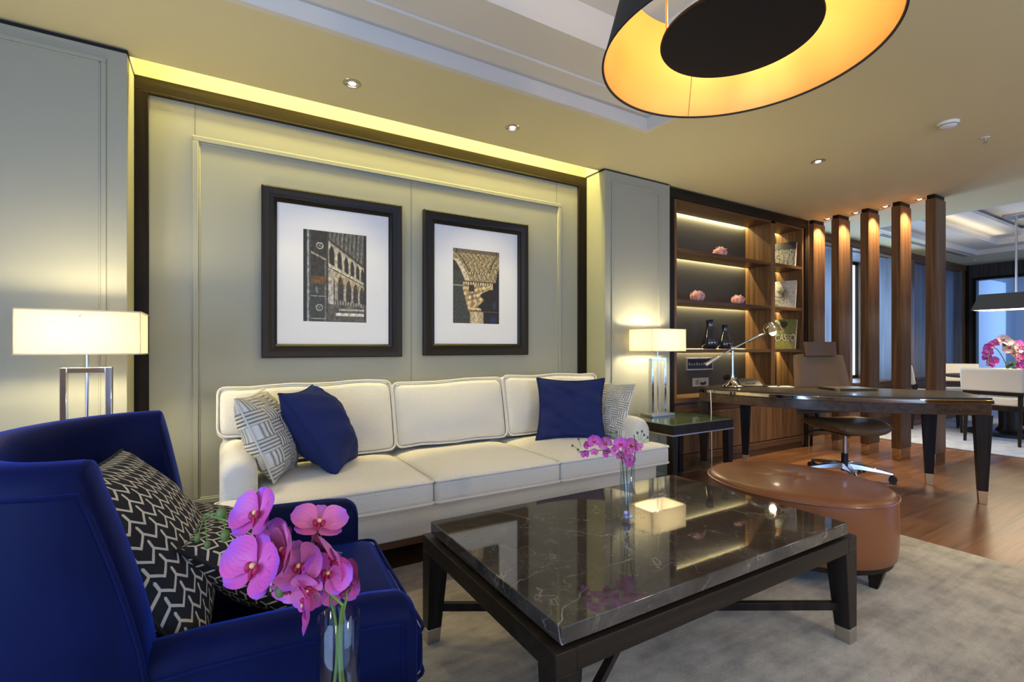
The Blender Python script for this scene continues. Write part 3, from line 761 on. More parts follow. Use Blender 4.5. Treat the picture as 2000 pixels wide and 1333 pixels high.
picture(.211, 1.032, 1.027, 2.018, .435, .808, 1.245, 1.797, pic_arcade, 'black framed photograph of a two-storey stone arcade seen past a dark door')
picture(1.185, 2.016, 1.033, 2.019, 1.407, 1.778, 1.260, 1.787, pic_capital, 'black framed photograph of a carved stone column capital and arch')

# ================================================================== SOFA
t = thing('sofa', 'ivory three-seat sofa with loose back cushions under the two framed pictures', 'sofa', (1.24, 2.62, 0))
def L(x): return x - 1.24
def LY(y): return y - 2.62
obj('seat_base', box(L(.03), L(2.45), LY(2.245), LY(3.08), .175, .335), FABRIC, t, bevel=.012)
obj('plinth_rail', box(L(.05), L(2.43), LY(2.27), LY(3.06), .135, .175), WALNUTX, t, bevel=.003)
for x in (.10, 2.38):
    for y in (2.42, 3.02): obj('leg', add_hex(B(), rect(L(x) - .02, L(x) + .02, LY(y) - .02, LY(y) + .02, .001), rect(L(x) - .028, L(x) + .028, LY(y) - .028, LY(y) + .028, .136)), DARKLEG, t, bevel=.003)
# back frame
obj('back_frame', add_hex(B(), rect(L(0.02), L(2.46), LY(2.97), LY(3.09), .30), rect(L(.02), L(2.46), LY(3.02), LY(3.10), .80)), FABRIC, t, bevel=.03, bseg=4)
def arm(x0, x1, side):
    # english rolled arm: low rounded roll that rises to the back
    bm = B(); rings = []
    ys = [2.33, 2.36, 2.42, 2.55, 2.70, 2.85, 3.00]
    for k, y in enumerate(ys):
        top = .622 - (.035 if k == 0 else .010 if k == 1 else 0); ins = .022 if k == 0 else .006 if k == 1 else 0
        c = []
        x0_, x1_ = x0 + ins, x1 - ins; r = (x1_ - x0_) / 2; cx = (x0_ + x1_) / 2
        c.append((x0_, .30)); c.append((x0_, top - r))
        for a in range(1, 8): c.append((cx - r * math.cos(a * PI / 8), top - r + r * math.sin(a * PI / 8)))
        c.append((x1_, top - r)); c.append((x1_, .30))
        rings.append([bm.verts.new((L(x), LY(y), z)) for x, z in c])
    for a, b_ in zip(rings, rings[1:]):
        for k in range(len(a)): bm.faces.new((a[k], a[(k + 1) % len(a)], b_[(k + 1) % len(a)], b_[k]))
    bm.faces.new(rings[0]); bm.faces.new(rings[-1])
    obj('arm', bm, FABRIC, t, smooth=True, ang=60)
arm(.005, .150, -1); arm(2.345, 2.49, 1)
F0, BK = 2.185, 2.93
T1 = [(-.012, F0), (.884, F0), (.884, BK), (.150, BK), (.150, 2.345), (-.012, 2.345)]
T3 = [(1.636, F0), (2.505, F0), (2.505, 2.345), (2.345, 2.345), (2.345, BK), (1.636, BK)]
T2 = [(.888, F0), (1.632, F0), (1.632, BK), (.888, BK)]
for k, p in enumerate((T1, T2, T3)):
    cushion('seat_cushion', [(L(x), LY(y)) for x, y in p], .338, .452, .034, FABRIC, t, r=.024, pip=.0072)
def back_cushion(x0, x1, poly, wob=0.):
    # built lying in (x, height) and leaned back
    M = Matrix.Translation((0, LY(2.82), 0)) @ Matrix.Rotation(R(-12), 4, 'X') @ Matrix.Rotation(R(90), 4, 'X')
    cushion('back_cushion', poly, -.02, .115, .035, FABRIC, t, r=.035, seg=.06, pip=.0065, M=M, soft=2.7)
h0, h1 = .485, .885
back_cushion(0, 0, [(L(-.002), .632), (L(.152), .632), (L(.152), h0), (L(.893), h0), (L(.893), h1), (L(-.002), h1)])
back_cushion(0, 0, [(L(.90), h0), (L(1.655), h0), (L(1.655), h1 - .01), (L(.90), h1 - .01)])
back_cushion(0, 0, [(L(1.665), h0), (L(2.343), h0), (L(2.343), .632), (L(2.49), .632), (L(2.49), h1), (L(1.665), h1)])
pillow('throw_pillow', [(.215, 2.44, .475), (.35, 2.74, .475), (.20, 2.83, .875), (.06, 2.42, .865)], .21, PLEAT, 'pleated cream throw pillow leaning on the left sofa arm', seed=2, pinch=.08)
pillow('throw_pillow', [(.485, 2.44, .470), (.66, 2.76, .475), (.435, 2.82, .885), (.235, 2.47, .875)], .27, NAVYLIN, 'navy throw pillow leaning left against the pleated pillow on the sofa', seed=4, pinch=.09, wr=.020)
pillow('throw_pillow', [(2.27, 2.72, .470), (2.325, 2.42, .470), (2.49, 2.47, .835), (2.40, 2.78, .850)], .13, PLEAT, 'pleated cream throw pillow leaning on the right sofa arm behind a navy one', seed=6, pinch=.11)
pillow('throw_pillow', [(1.785, 2.67, .470), (2.235, 2.50, .470), (2.305, 2.585, .872), (1.862, 2.77, .880)], .13, NAVYLIN, 'navy piped throw pillow standing upright near the right end of the sofa', seed=9, pinch=.11, wr=.034, piping=.006)

# ================================================================== SIDE TABLES AND TABLE LAMPS
def side_table(loc, label):
    t = thing('side_table', label, 'side table', loc, group='glass-topped side tables')
    hx, hy = .338, .26
    for sx in (-1, 1):
        for sy in (-1, 1):
            x, y = sx * (hx - .028), sy * (hy - .028)
            obj('leg', add_hex(B(), rect(x - .022, x + .022, y - .022, y + .022, 0.001), rect(x - .028, x + .028, y - .028, y + .028, .466)), DARKLEG, t, bevel=.002)
    bm = frame_box(B(), -hx + .03, hx - .03, -hy + .03, hy - .03, .475, .540, .03)
    obj('apron', bm, DARKLEG, t, bevel=.002)
    bm = frame_box(B(), -hx + .03, hx - .03, -hy + .03, hy - .03, .466, .475, .033); obj('metal_trim', bm, NICKEL, t)
    obj('top_backing', box(-hx + .001, hx - .001, -hy + .001, hy - .001, .535, .541), mat('olive_reflection_backing', (.17, .155, .10), .25), t)  # olive colour stands in for the reflections in the glass top
    obj('glass_top', box(-hx, hx, -hy, hy, .5415, .55), GREENGL, t, bevel=.002)
    obj('glass_shelf', box(-hx + .035, hx - .035, -hy + .03, hy - .03, .185, .195), GREENGL, t, bevel=.002)
    return t
side_table((3.05, 2.60, 0), 'dark side table with glass top and glass lower shelf right of the sofa')
side_table((-.60, 2.62, 0), 'dark side table mostly hidden behind the blue armchair, under the left lamp')
def table_lamp(loc, label):
    t = thing('table_lamp', label, 'lamp', loc, group='chrome table lamps with rectangular shades')
    obj('base', box(-.125, .125, -.065, .065, 0, .018), NICKEL, t, bevel=.002)
    bm = B(); o, i_, d = .082, .060, .018
    for a, b_, c, e in ((-o, -i_, .018, .455), (i_, o, .018, .455), (-i_, i_, .433, .455)): add_box(bm, a, b_, -d, d, c, e)
    obj('frame', bm, CHROME, t, bevel=.002)
    obj('rod', cyl((0, 0, .018), (0, 0, .64), .006, n=14), CHROME, t, smooth=True)
    bm = B(); W, D, z0, z1, th = .19, .12, .51, .682, .002
    for a, b_, c, e in ((-W, W, -D, -D + th), (-W, W, D - th, D), (-W, -W + th, -D + th, D - th), (W - th, W, -D + th, D - th)): add_box(bm, a, b_, c, e, z0, z1)
    s = obj('shade', bm, shade_mat(), t)
    for z in (z0, z1):
        bm = B()
        for (p, q) in (((-W, -D, z), (W, -D, z)), ((W, -D, z), (W, D, z)), ((W, D, z), (-W, D, z)), ((-W, D, z), (-W, -D, z))): add_cyl(bm, p, q, .0028, n=6)
        obj('shade_rim', bm, shade_mat(), s)
    bm = cyl((-W, 0, .66), (W, 0, .66), .0025, n=6); add_cyl(bm, (0, -D, .66), (0, D, .66), .0025, n=6); obj('shade_carrier', bm, NICKEL, t)
    obj('bulb', add_sphere(cyl((0, 0, .575), (0, 0, .60), .014), (0, 0, .618), .024), mat('frosted_bulb', (1, .9, .75), .5, emit=(1, .80, .5), estr=8), t, smooth=True)
    for sx in (-1, 1): point('table_lamp_light', (loc[0] + sx * .075, loc[1] - .0, loc[2] + .60), 6.6, (1, .85, .53), .03)
    return t
table_lamp((2.993, 2.735, .55), 'lit chrome frame table lamp with cream shade on the side table beside the bookcase')
table_lamp((-.462, 2.62, .55), 'lit chrome frame table lamp with rectangular cream shade rising behind the blue armchair')

# ================================================================== COFFEE TABLE
X0, X1, Y0, Y1 = .645, 2.0, .882, 1.712
t = thing('coffee_table', 'large rectangular coffee table with dark brown marble slab on a dark wood frame', 'coffee table', ((X0 + X1) / 2, (Y0 + Y1) / 2, .013))
hx, hy = (X1 - X0) / 2, (Y1 - Y0) / 2; zt = .387
bm = frame_box(B(), -hx + .06, hx - .06, -hy + .06, hy - .06, zt - .055, zt, .06); obj('frame', bm, wood('table_frame_wood', (.012, .008, .005), (.030, .020, .012), 'X', .36, spec=.2), t, bevel=.002)
leg4(t, hx, hy, zt - .055, .075, .048, DARKLEG, .055, NICKEL)
bm = B()
for a, b_ in (((-hx + .03, -hy + .03), (hx - .03, hy - .03)), ((-hx + .03, hy - .03), (hx - .03, -hy + .03))):
    d = Vector((b_[0] - a[0], b_[1] - a[1], 0)); n_ = Vector((-d.y, d.x, 0)).normalized() * .011
    p = [Vector((a[0], a[1], 0)) + n_, Vector((a[0], a[1], 0)) - n_, Vector((b_[0], b_[1], 0)) - n_, Vector((b_[0], b_[1], 0)) + n_]
    q = B(); add_hex(q, [v + Vector((0, 0, .112)) for v in p], [v + Vector((0, 0, .140)) for v in p]); obj('cross_brace', q, DARKLEG, t, bevel=.0015)
bm.free()
obj('spacer', box(-hx + .055, hx - .055, -hy + .04, hy - .04, zt, zt + .008), BLACKP, t)
obj('marble_top', box(.667 - (X0 + X1) / 2, 1.957 - (X0 + X1) / 2, .892 - (Y0 + Y1) / 2, 1.688 - (Y0 + Y1) / 2, zt + .008, .437), MARBLE, t, bevel=.0025)

# ================================================================== ARMCHAIR
YC = 1.425
t = thing('armchair', 'royal blue velvet barrel armchair seen from behind its near arm at lower left', 'armchair', (0, YC, .013), R(-4))
def shell(name, path, thick, ztop, zbot, capr=.03, nprof=5, parent=t):
    """upholstered wall along a plan path; path items (x, y, ztop)"""
    bm = B(); P = [Vector((p[0], p[1])) for p in path]; n = len(P); rings = []
    for i, p in enumerate(P):
        d = (P[min(i + 1, n - 1)] - P[max(i - 1, 0)]).normalized(); nn = Vector((-d.y, d.x))
        zt_ = path[i][2]; h = thick / 2; ring = []
        ring.append((h, zbot)); ring.append((h, (zbot + zt_) / 2)); ring.append((h, zt_ - h * .9))
        for a in range(1, 6): ring.append((h * math.cos(a * PI / 6), zt_ - h * .9 + h * .9 * math.sin(a * PI / 6)))
        ring += [(-h, zt_ - h * .9), (-h, (zbot + zt_) / 2), (-h, zbot)]
        rings.append([bm.verts.new((p.x + nn.x * o, p.y + nn.y * o, z)) for o, z in ring])
    for a, b_ in zip(rings, rings[1:]):
        for k in range(len(a)): bm.faces.new((a[k], a[(k + 1) % len(a)], b_[(k + 1) % len(a)], b_[k]))
    bm.faces.new(rings[0]); bm.faces.new(rings[-1])
    return obj(name, bm, VELVET, parent, bevel=.022, bseg=3, ang=50)
# back: U-shaped wing wall, front edges raked
hw = .365; pts = []
zt_ = .885
for k in range(9):   # near front rake
    s = k / 8; pts.append((-.072 - .088 * s, -hw, .54 + (zt_ - .54) * min(1, s * 1.0) ** .75))
for k in range(1, 24):
    a = -PI / 2 - PI * k / 24; pts.append((-.175 + .25 * math.cos(a), hw * math.sin(a), zt_))
for k in range(8, -1, -1):
    s = k / 8; pts.append((-.112 - .060 * s, hw, .54 + (zt_ - .54) * min(1, s) ** .75))
sh = shell('back', pts, .10, None, .12)
off = [(x, y, z) for x, y, z in pts]
# piping on the outer face of the back, following its top edge
def offset(path, d, dz):
    P = [Vector((p[0], p[1])) for p in path]; out = []
    for i, p in enumerate(P):
        dd = (P[min(i + 1, len(P) - 1)] - P[max(i - 1, 0)]).normalized(); nn = Vector((-dd.y, dd.x))
        out.append((p.x + nn.x * d, p.y + nn.y * d, path[i][2] + dz))
    return out
o1 = offset(pts, .0505, -.048)
obj('piping', tube(o1, .0045, 6), VELVET, sh, smooth=True)
for sgn in (-1, 1):
    ap = [(-.14, sgn * hw, .548), (0, sgn * hw, .556), (.15, sgn * hw, .556), (.30, sgn * hw, .552), (.36, sgn * hw, .545), (.395, sgn * hw, .525)]
    am = shell('arm', ap if sgn < 0 else ap, .10, None, .12)
    e = offset(ap, .0508 * (-sgn if True else 1), -.045)
    e = [(min(x, .358), sgn * (hw + .0505), z - .045) for x, y, z in ap[:-1]]; e += [(.360, sgn * (hw + .0505), .40), (.360, sgn * (hw + .0505), .16)]
    obj('piping', tube(e, .0042, 6), VELVET, am, smooth=True)
obj('seat_base', box(-.34, .415, -.325, .325, .12, .295), VELVET, t, bevel=.02, bseg=3)
cushion('seat_cushion', [(-.33, -.310), (.44, -.310), (.44, .310), (-.33, .310)], .298, .415, .02, VELVET, t, r=.03, pip=.005)
for sx in (-.30, .35):
    for sy in (-.33, .33): obj('leg', add_hex(B(), rect(sx - .018, sx + .018, sy - .018, sy + .018, .001), rect(sx - .03, sx + .03, sy - .03, sy + .03, .13)), DARKLEG, t, bevel=.003)
pillow('throw_pillow', [(-.03, 1.11, .445), (-.02, 1.60, .445), (-.215, 1.61, .82), (-.27, 1.15, .845)], .20, ZIG, 'black and cream zigzag pillow resting against the back of the blue armchair', seed=11, pinch=.06, wr=.006)
pillow('throw_pillow', [(.19, 1.20, .46), (.18, 1.64, .455), (-.085, 1.675, .645), (-.07, 1.21, .67)], .16, ZIG, 'second black and cream zigzag pillow lying low in front, half behind the orchids', seed=12, pinch=.07, wr=.006)

# ================================================================== OTTOMAN
OC = (2.528, 1.40)
t = thing('ottoman', 'oval cognac leather ottoman with one button tuft beyond the coffee table', 'ottoman', (*OC, .013), R(8))
ax, ay = .355, .425
def oval(z, k, n=64): return [(ax * k * math.cos(2 * PI * i / n), ay * k * math.sin(2 * PI * i / n), z) for i in range(n)]
bm = B(); rings = []
prof = [(.105, .965), (.112, .985), (.16, 1.0), (.27, 1.005), (.345, 1.0), (.378, 1.0), (.392, .99), (.402, .96), (.408, .91)]
for z, k in prof: rings.append([bm.verts.new(p) for p in oval(z, k)])
def dome(x, y):
    r = math.hypot(x, y); d = math.hypot(x * ax, y * ay)
    z = .408 + .014 * (1 - min(1, r / .91) ** 2)
    z -= .026 * math.exp(-(d / .032) ** 2)
    for a in (.35, 1.25, .35 + PI, 1.25 + PI, 2.3, 2.3 + PI):
        px = math.cos(a); py = math.sin(a); al = x * ax * px + y * ay * py; pe = abs(-x * ax * py + y * ay * px)
        if al > 0: z -= .015 * math.exp(-(pe / .009) ** 2) * math.exp(-al / .10)
    return z
for k in (.86, .80, .74, .68, .62, .56, .5, .44, .38, .33, .28, .24, .20, .16, .13, .10, .07, .045, .02):
    rings.append([bm.verts.new((p[0], p[1], dome(p[0] / ax, p[1] / ay))) for p in oval(0, k)])
for a, b_ in zip(rings, rings[1:]):
    for k in range(64): bm.faces.new((a[k], a[(k + 1) % 64], b_[(k + 1) % 64], b_[k]))
bm.faces.new(rings[-1]); bm.faces.new(rings[0][::-1])
bd = obj('upholstered_body', bm, LEATHER, t, smooth=True, ang=70)
obj('piping', tube(oval(.383, 1.004), .0055, 8, closed=True), LEATHER, bd, smooth=True)
bm = add_sphere(B(), (0, 0, .402), .019, 1, 1, .42, 16); obj('button', bm, LEATHER, t, smooth=True)
obj('base_band', add_prism(B(), [(p[0], p[1]) for p in oval(0, .955)], .082, .106), DARKLEG, t, bevel=.003)
for a in (258, 78, 170, 350):
    x, y = ax * .88 * math.cos(R(a)), ay * .88 * math.sin(R(a))
    obj('leg', add_hex(B(), rect(x * .97 - .016, x * .97 + .016, y * .97 - .016, y * .97 + .016, .001), rect(x - .03, x + .03, y - .03, y + .03, .084)), DARKLEG, t, bevel=.002)

# ================================================================== BOOKCASE
BX0, BX1, BY0, BY1 = 3.34, 5.58, 2.95, 3.25
t = thing('bookcase', 'built-in walnut bookcase with lit shelves and dark surround behind the desk', 'bookcase', (4.46, BY0, 0))
def bx(x): return x - 4.46
def by(y): return y - BY0
for a, b_ in ((3.34, 3.425), (5.515, 5.58)): obj('surround', box(bx(a), bx(b_), -.012, by(BY1), 0, 2.40), WENGE, t, bevel=.002)
obj('surround_top', box(bx(3.34), bx(5.58), -.012, by(BY1), 2.40, 2.488), WENGEX, t, bevel=.002)
for a, b_, c in ((3.425, 3.47, .60), (5.475, 5.515, .02)): obj('side_panel', box(bx(a), bx(b_), 0, by(BY1), c, 2.40), WALNUT, t, bevel=.002)
obj('divider', box(bx(4.893), bx(4.966), 0, by(3.24), .63, 2.40), WALNUT, t, bevel=.002)
obj('back_panel', box(bx(3.425), bx(5.515), by(3.236), by(BY1), .60, 2.40), BACKP, t)
obj('top_panel', box(bx(3.47), bx(5.475), 0, by(3.205), 2.378, 2.40), WALNUTX, t)
for z in (1.94, 1.486, 1.040):
    for a, b_ in ((3.47, 4.893), (4.966, 5.475)):
        obj('shelf', box(bx(a), bx(b_), .002, by(3.205), z, z + .033), WALNUTX, t, bevel=.0015)
obj('counter', box(bx(3.425), bx(5.515), -.004, by(3.236), .597, .633), WALNUTX, t, bevel=.002)
obj('counter_rail', box(bx(3.425), bx(5.515), .006, by(3.236), .50, .575), WALNUTX, t, bevel=.002)
bm = box(bx(3.425), bx(5.515), .03, by(3.2), .10, .50); obj('base_carcass', bm, WALNUT, t)
for a, b_ in ((3.43, 3.98), (3.985, 4.535), (4.54, 5.47)):
    d = obj('cabinet_door', box(bx(a), bx(b_), .004, .03, .135, .495), WALNUT, t, bevel=.003)
obj('base_rail', box(bx(3.425), bx(5.515), -.004, by(3.2), .065, .125), WALNUTX, t, bevel=.002)
obj('plinth', box(bx(3.425), bx(5.515), .012, by(3.2), 0.001, .06), WALNUTX, t)
obj('edge_trim', box(bx(5.58), bx(5.592), -.014, .12, 0.001, 2.488), BRASS, t)
for z in (2.374, 1.973, 1.519, 1.073):
    for a, b_, p in ((3.48, 4.885, 6.0), (4.972, 5.468, 2.2)):
        area('shelf_led', ((a + b_) / 2, 3.222, z + .02 if z > 2.3 else z), (R(30), 0, 0), b_ - a, .004, p * 1.15, LEDS)

# shelf contents
CORAL = mat('pink_coral', (.72, .33, .28), .6, bump=(60, .6), var=(38, .55))
def coral(x, y, z, label, s=1., seed=1):
    t = thing('coral_ball', label, 'ornament', (x, y, z), group='pink coral balls on the shelves')
    r = .068 * s; bm = B(); bmesh.ops.create_icosphere(bm, subdivisions=3, radius=r)
    for v in bm.verts:
        n = v.co.normalized(); lon = math.atan2(n.y, n.x); k = abs(math.sin(lon * 5 + 2.5 * n.z + seed)) * (1 - abs(n.z) ** 3); k2 = noise.noise(n * 9 + Vector((seed, 0, 0)))
        v.co = n * r * (.86 + .13 * k + .07 * k2); v.co.z *= .84
    lo = min(v.co.z for v in bm.verts)
    for v in bm.verts: v.co.z -= lo
    obj('body', bm, CORAL, t, smooth=True)
    rnd = random.Random(seed); bm = B()
    for k in range(24):
        a = rnd.uniform(0, 2 * PI); h = rnd.uniform(.1, 1); d = Vector((math.cos(a) * math.sqrt(1 - h * h), math.sin(a) * math.sqrt(1 - h * h), h * .9))
        c = Vector((0, 0, -lo)); add_cyl(bm, c + d * r * .7, c + d * r * rnd.uniform(.98, 1.16), .007, .002, 6)
    obj('spikes', bm, mat('pale_coral_tip', (.85, .50, .45), .6), t)
coral(4.244, 3.08, 1.974, 'pink coral ball alone on the highest bookcase shelf', 1, 3)
coral(3.908, 3.08, 1.520, 'pink coral ball on the left of the middle bookcase shelf', 1.05, 5)
coral(4.530, 3.08, 1.520, 'pink coral ball on the right of the middle bookcase shelf', 1, 8)
def bottle(x, y, z, h, r, label, tall):
    t = thing('glass_vase', label, 'vase', (x, y, z), group='smoked glass vases')
    n = r * (.40 if tall else .34)
    prof = [(0, .001), (r * .72, .001), (r * .86, h * .03), (r, h * .16), (r * .97, h * .28), (r * .75, h * .45), (n * 1.35, h * .62), (n, h * .76), (n * 1.02, h * .93), (n * 1.25, h * .985), (n * 1.15, h), (n * .85, h * .98), (n * .75, h * .9)]
    obj('body', lathe(prof, n=32), SMOKE, t, smooth=True)
bottle(4.088, 3.08, 1.073, .285, .076, 'taller dark smoked glass bottle vase on the lit lower shelf', True)
bottle(4.318, 3.08, 1.073, .240, .072, 'shorter dark smoked glass bottle vase right of the taller one', False)
# books
def cover_city(u, v):
    g = 1 + .3 * nz(u, v, 18, 2)
    if v < .30 + .06 * nz(u, 0, 6, 1): return (70 * g, 66 * g, 58 * g)
    if v < .5: return (170 * g, 165 * g, 152 * g) if nz(u, v, 22, 7) > -.1 else (96 * g, 92 * g, 80 * g)
    return (178 * g, 172 * g, 150 * g) if abs(math.sin(u * 17 + 2 * nz(u, v, 5, 3))) > .35 else (112 * g, 104 * g, 84 * g)
def cover_mono(u, v):
    g = 1 + .22 * nz(u, v, 20, 5)
    if .03 < v < .09 and .24 < u < .62: return (190, 186, 170) if math.sin(u * 170) > 0 else (120, 112, 96)
    d = math.hypot((u - .52 - .25 * (v - .5)) * 1.4, (v - .48) * .9)
    k = 205 - 150 * math.exp(-(d / .22) ** 2) * (1 + .5 * nz(u, v, 9, 2))
    if u < .42 and v > .35: k -= 75 * max(0, math.sin(v * 34 - u * 16 + 3 * nz(u, v, 5, 1))) ** 2
    return (k * g, k * .97 * g, k * .9 * g)
def cover_face(u, v):
    g = 1 + .18 * nz(u, v, 16, 8)
    if v > .73: return (150 * g, 146 * g, 78 * g) if u > .15 else (178, 176, 96)
    d = math.hypot((u - .52) * 1.3, (v - .33)); hair = math.hypot((u - .5) * 1.1, (v - .17) * 1.5)
    if hair < .17: return (58 * g, 60 * g, 36 * g)
    if d < .22:
        for eu in (.46, .58):
            if math.hypot(u - eu, (v - .30) * 1.6) < .028: return (48, 46, 26)
        if abs(v - .45) < .012 and .46 < u < .58: return (80, 70, 42)
        return (140 * g, 134 * g, 84 * g)
    return (118 * g, 120 * g, 62 * g) if v < .55 else (104 * g, 98 * g, 58 * g)
def book(z, label, fn, pagecol, h, w_=.255, th=.035, text=None):
    # leans back on the shelf, turned to face left
    yaw = R(-76); lean = R(13)
    t = thing('book', label, 'book', (5.352, 2.962, z), group='large books displayed on the narrow shelves')
    Mx = Matrix.Rotation(yaw, 4, 'Z') @ Matrix.Rotation(-lean, 4, 'X') @ Matrix.Translation((-w_, 0, 0))
    obj('page_block', box(.002, w_ - .003, .003, th - .003, .001, h - .003, M=Mx), pagecol, t)
    obj('back_cover', box(0, w_, th - .003, th, 0, h, M=Mx), mat('book_board', (.30, .27, .22), .6), t)
    obj('front_cover', print_mesh(w_, h, 60, 60, fn, Mx @ Matrix.Translation((0, -.0005, 0))), print_mat(), t, fixn=False)
    obj('cover_board', box(0, w_, 0, .003, 0, h, M=Mx), mat('book_board', (.30, .27, .22), .6), t)
    if text:
        cu = bpy.data.curves.new('lettering', 'FONT'); cu.body = text; cu.size = .085; cu.align_x = 'CENTER'; cu.extrude = .0003
        to = bpy.data.objects.new('lettering_tmp', cu); COL.objects.link(to)
        dg = bpy.context.evaluated_depsgraph_get(); me = bpy.data.meshes.new_from_object(to.evaluated_get(dg)); bpy.data.objects.remove(to)
        me.transform(Mx @ Matrix.Translation((w_ * .5, -.0014, h * .27)) @ Matrix.Rotation(R(90), 4, 'X') @ Matrix.Diagonal((.78, 1.25, 1, 1)))
        me.materials.clear(); me.materials.append(mat('cover_lettering', (.66, .62, .48), .6)); o = bpy.data.objects.new('lettering', me); COL.objects.link(o); o.parent = t
PGR = mat('book_pages_rose', (.55, .42, .36), .8); PGY = mat('book_pages_cream', (.62, .54, .36), .8)
book(1.9745, 'large book with a pale landscape cover on the top narrow bookcase shelf', cover_city, PGR, .285, th=.045)
book(1.5205, 'large book with a black and white cover on the middle narrow bookcase shelf', cover_mono, PGR, .315, th=.04)
book(1.0745, 'large book with a green face cover and tall pale lettering on the lowest narrow shelf', cover_face, PGY, .335, th=.04, text='PICASSO')
# media panel and power sockets on the back panel of the bookcase
t = thing('media_connection_panel', 'dark recessed connection panel on the bookcase back wall left of the desk lamp', 'wall panel', (4.137, 3.236, .925))
bm = B(); W, H = .20, .062
for a, b_, c, e in ((-W, W, H - .012, H), (-W, W, -H, -H + .012), (-W, -W + .012, -H + .012, H - .012), (W - .012, W, -H + .012, H - .012)): add_box(bm, a, b_, -.012, 0, c, e)
obj('frame', bm, NICKEL, t, bevel=.001)
obj('face', box(-W + .012, W - .012, -.005, -.001, -H + .012, H - .012), mat('panel_dark', (.03, .022, .022), .5), t)
for k in range(9): obj('socket', box(-.165 + k * .037, -.145 + k * .037, -.007, -.005, -.012, .004 if k % 3 else .014), mat('port_grey', (.35, .33, .35), .4), t)
t = thing('power_socket_plate', 'double wall power socket plate above the left end of the desk', 'wall socket', (4.15, 3.236, .742))
obj('plate', box(-.12, .12, -.008, 0, -.043, .043), mat('socket_plate_champagne', (.48, .44, .36), .4, .3), t, bevel=.002)
bm = cyl((-.055, -.0085, 0), (-.055, -.008, 0), .026, n=20); obj('socket', bm, mat('socket_hole', (.2, .19, .17), .5), t)
for k in range(5): obj('socket', box(.05, .105, -.0095, -.008, -.030 + k * .014, -.025 + k * .014), mat('port_grey', (.35, .33, .35), .4), t)
pl = thing('power_plug', 'black plug pushed into the socket plate above the desk', 'plug', (4.165, 3.226, .735))
obj('body', cyl((0, 0, 0), (0, -.035, 0), .022, .016, 16), BLACKP, pl, smooth=True)

# ================================================================== WOODEN SCREEN COLUMNS
cols = [(1.838, 'nearest the camera, right end of the row'), (2.106, 'second from the right end of the row'), (2.375, 'middle one of the row of five'), (2.650, 'second from the bookcase'), (2.905, 'beside the bookcase, left end of the row')]
proto = None
for i, (y, lab) in enumerate(cols):
    lab = 'tall square-edged walnut screen column, ' + lab
    if proto is None:
        proto = thing('screen_column', lab, 'column', (5.74, y + .037, 0), group='walnut screen columns')
        obj('shaft', box(-.118, .118, -.0375, .0375, .11, 2.46), COLWOOD, proto, bevel=.002)
        obj('collar', box(-.108, .108, -.030, .030, 2.46, 2.499), WENGE, proto)
        obj('foot_cap', box(-.112, .112, -.0335, .0335, .001, .11), BRONZE, proto, bevel=.001)
    else: dup(proto, (5.74, y + .037, 0), None, lab)

# ================================================================== DESK
A0 = Vector((3.606, 2.827)); U = Vector((.45, -.893)); V = Vector((.893, .45))
def uv(u, v): p = A0 + U * u + V * v; return (p.x, p.y)
DC = Vector(uv(.95, .25))
t = thing('desk', 'dark bow-fronted writing desk with mirrored edge and brass-tipped legs', 'desk', (DC.x, DC.y, 0))
def dl(u, v): p = Vector(uv(u, v)) - DC; return (p.x, p.y)
def outline(g=0.):
    P = []
    for k in range(29):
        u = -g + (1.90 + 2 * g) * k / 28; s = (u - .945) / .945
        P.append(dl(u, .055 * u - (.27 + g) * max(0, 1 - s * s) + (.0 if abs(s) < 1 else .0)))
    P += [dl(1.83 + g, .70 + g), dl(.36, .64 + g), dl(.10 - g, .42 + g)]
    return P
obj('top', add_prism(B(), outline(.0), .728, .742), mat('desk_leather_top', (.035, .026, .018), .33, coat=.2), t, bevel=.001)
obj('mirror_edge', add_prism(B(), outline(.012), .697, .7275), BRONZE, t, bevel=.004)
obj('apron', add_prism(B(), outline(-.004), .622, .697), DESKW, t, bevel=.002)
for u, v in ((.035, .05), (.31, .53), (1.855, .14), (1.63, .56)):
    x, y = dl(u, v); rot = Matrix.Translation((x, y, 0)) @ Matrix.Rotation(math.atan2(U.y, U.x), 4, 'Z')
    def sq(s, z, rot=rot): return [rot @ Vector(p) for p in rect(-s, s, -s, s, z)]
    lg = obj('leg', add_hex(B(), sq(.026, .09), sq(.047, .622)), DARKLEG, t, bevel=.002)
    obj('foot_cap', add_hex(B(), sq(.021, .001), sq(.026, .09)), BRASS, lg, bevel=.0015)
# desk lamp in chrome with counterweight and round glass-like dome
lx, ly = 3.845, 2.665; d_ = Vector((.857, -.515, 0))
t = thing('desk_lamp', 'chrome swing-arm desk lamp with domed head and counterweight on the desk', 'lamp', (lx, ly, .743))
obj('base', lathe([(0, 0), (.082, 0), (.088, .006), (.080, .018), (.062, .024), (.048, .034), (.030, .052), (.017, .072), (.0135, .095), (.0135, .11), (0, .11)], n=32), CHROME, t, smooth=True, ang=60)
obj('pole', cyl((0, 0, .10), (0, 0, .325), .0105, n=16), CHROME, t, smooth=True)
j = Vector((0, 0, .335)); obj('joint', add_cyl(add_sphere(B(), j, .022, n=16), j + Vector((.01, .02, 0)), j + Vector((.07, -.03, -.02)), .004, n=8), CHROME, t, smooth=True)
e0 = j - d_ * .235 + Vector((0, 0, -.142)); e1 = j + d_ * .23 + Vector((0, 0, .112))
obj('arm', tube([j - (j - e0) * .55, j, e1], .0065, 10), CHROME, t, smooth=True)
obj('counterweight', add_tube(B(), [e0, j - (j - e0) * .55, j - (j - e0) * .45], .017, 16, radii=[.0165, .0165, .006]), mat('counterweight_pale', (.72, .66, .60), .3, .8), t, smooth=True)
k1 = e1 - (e1 - j).normalized() * .10
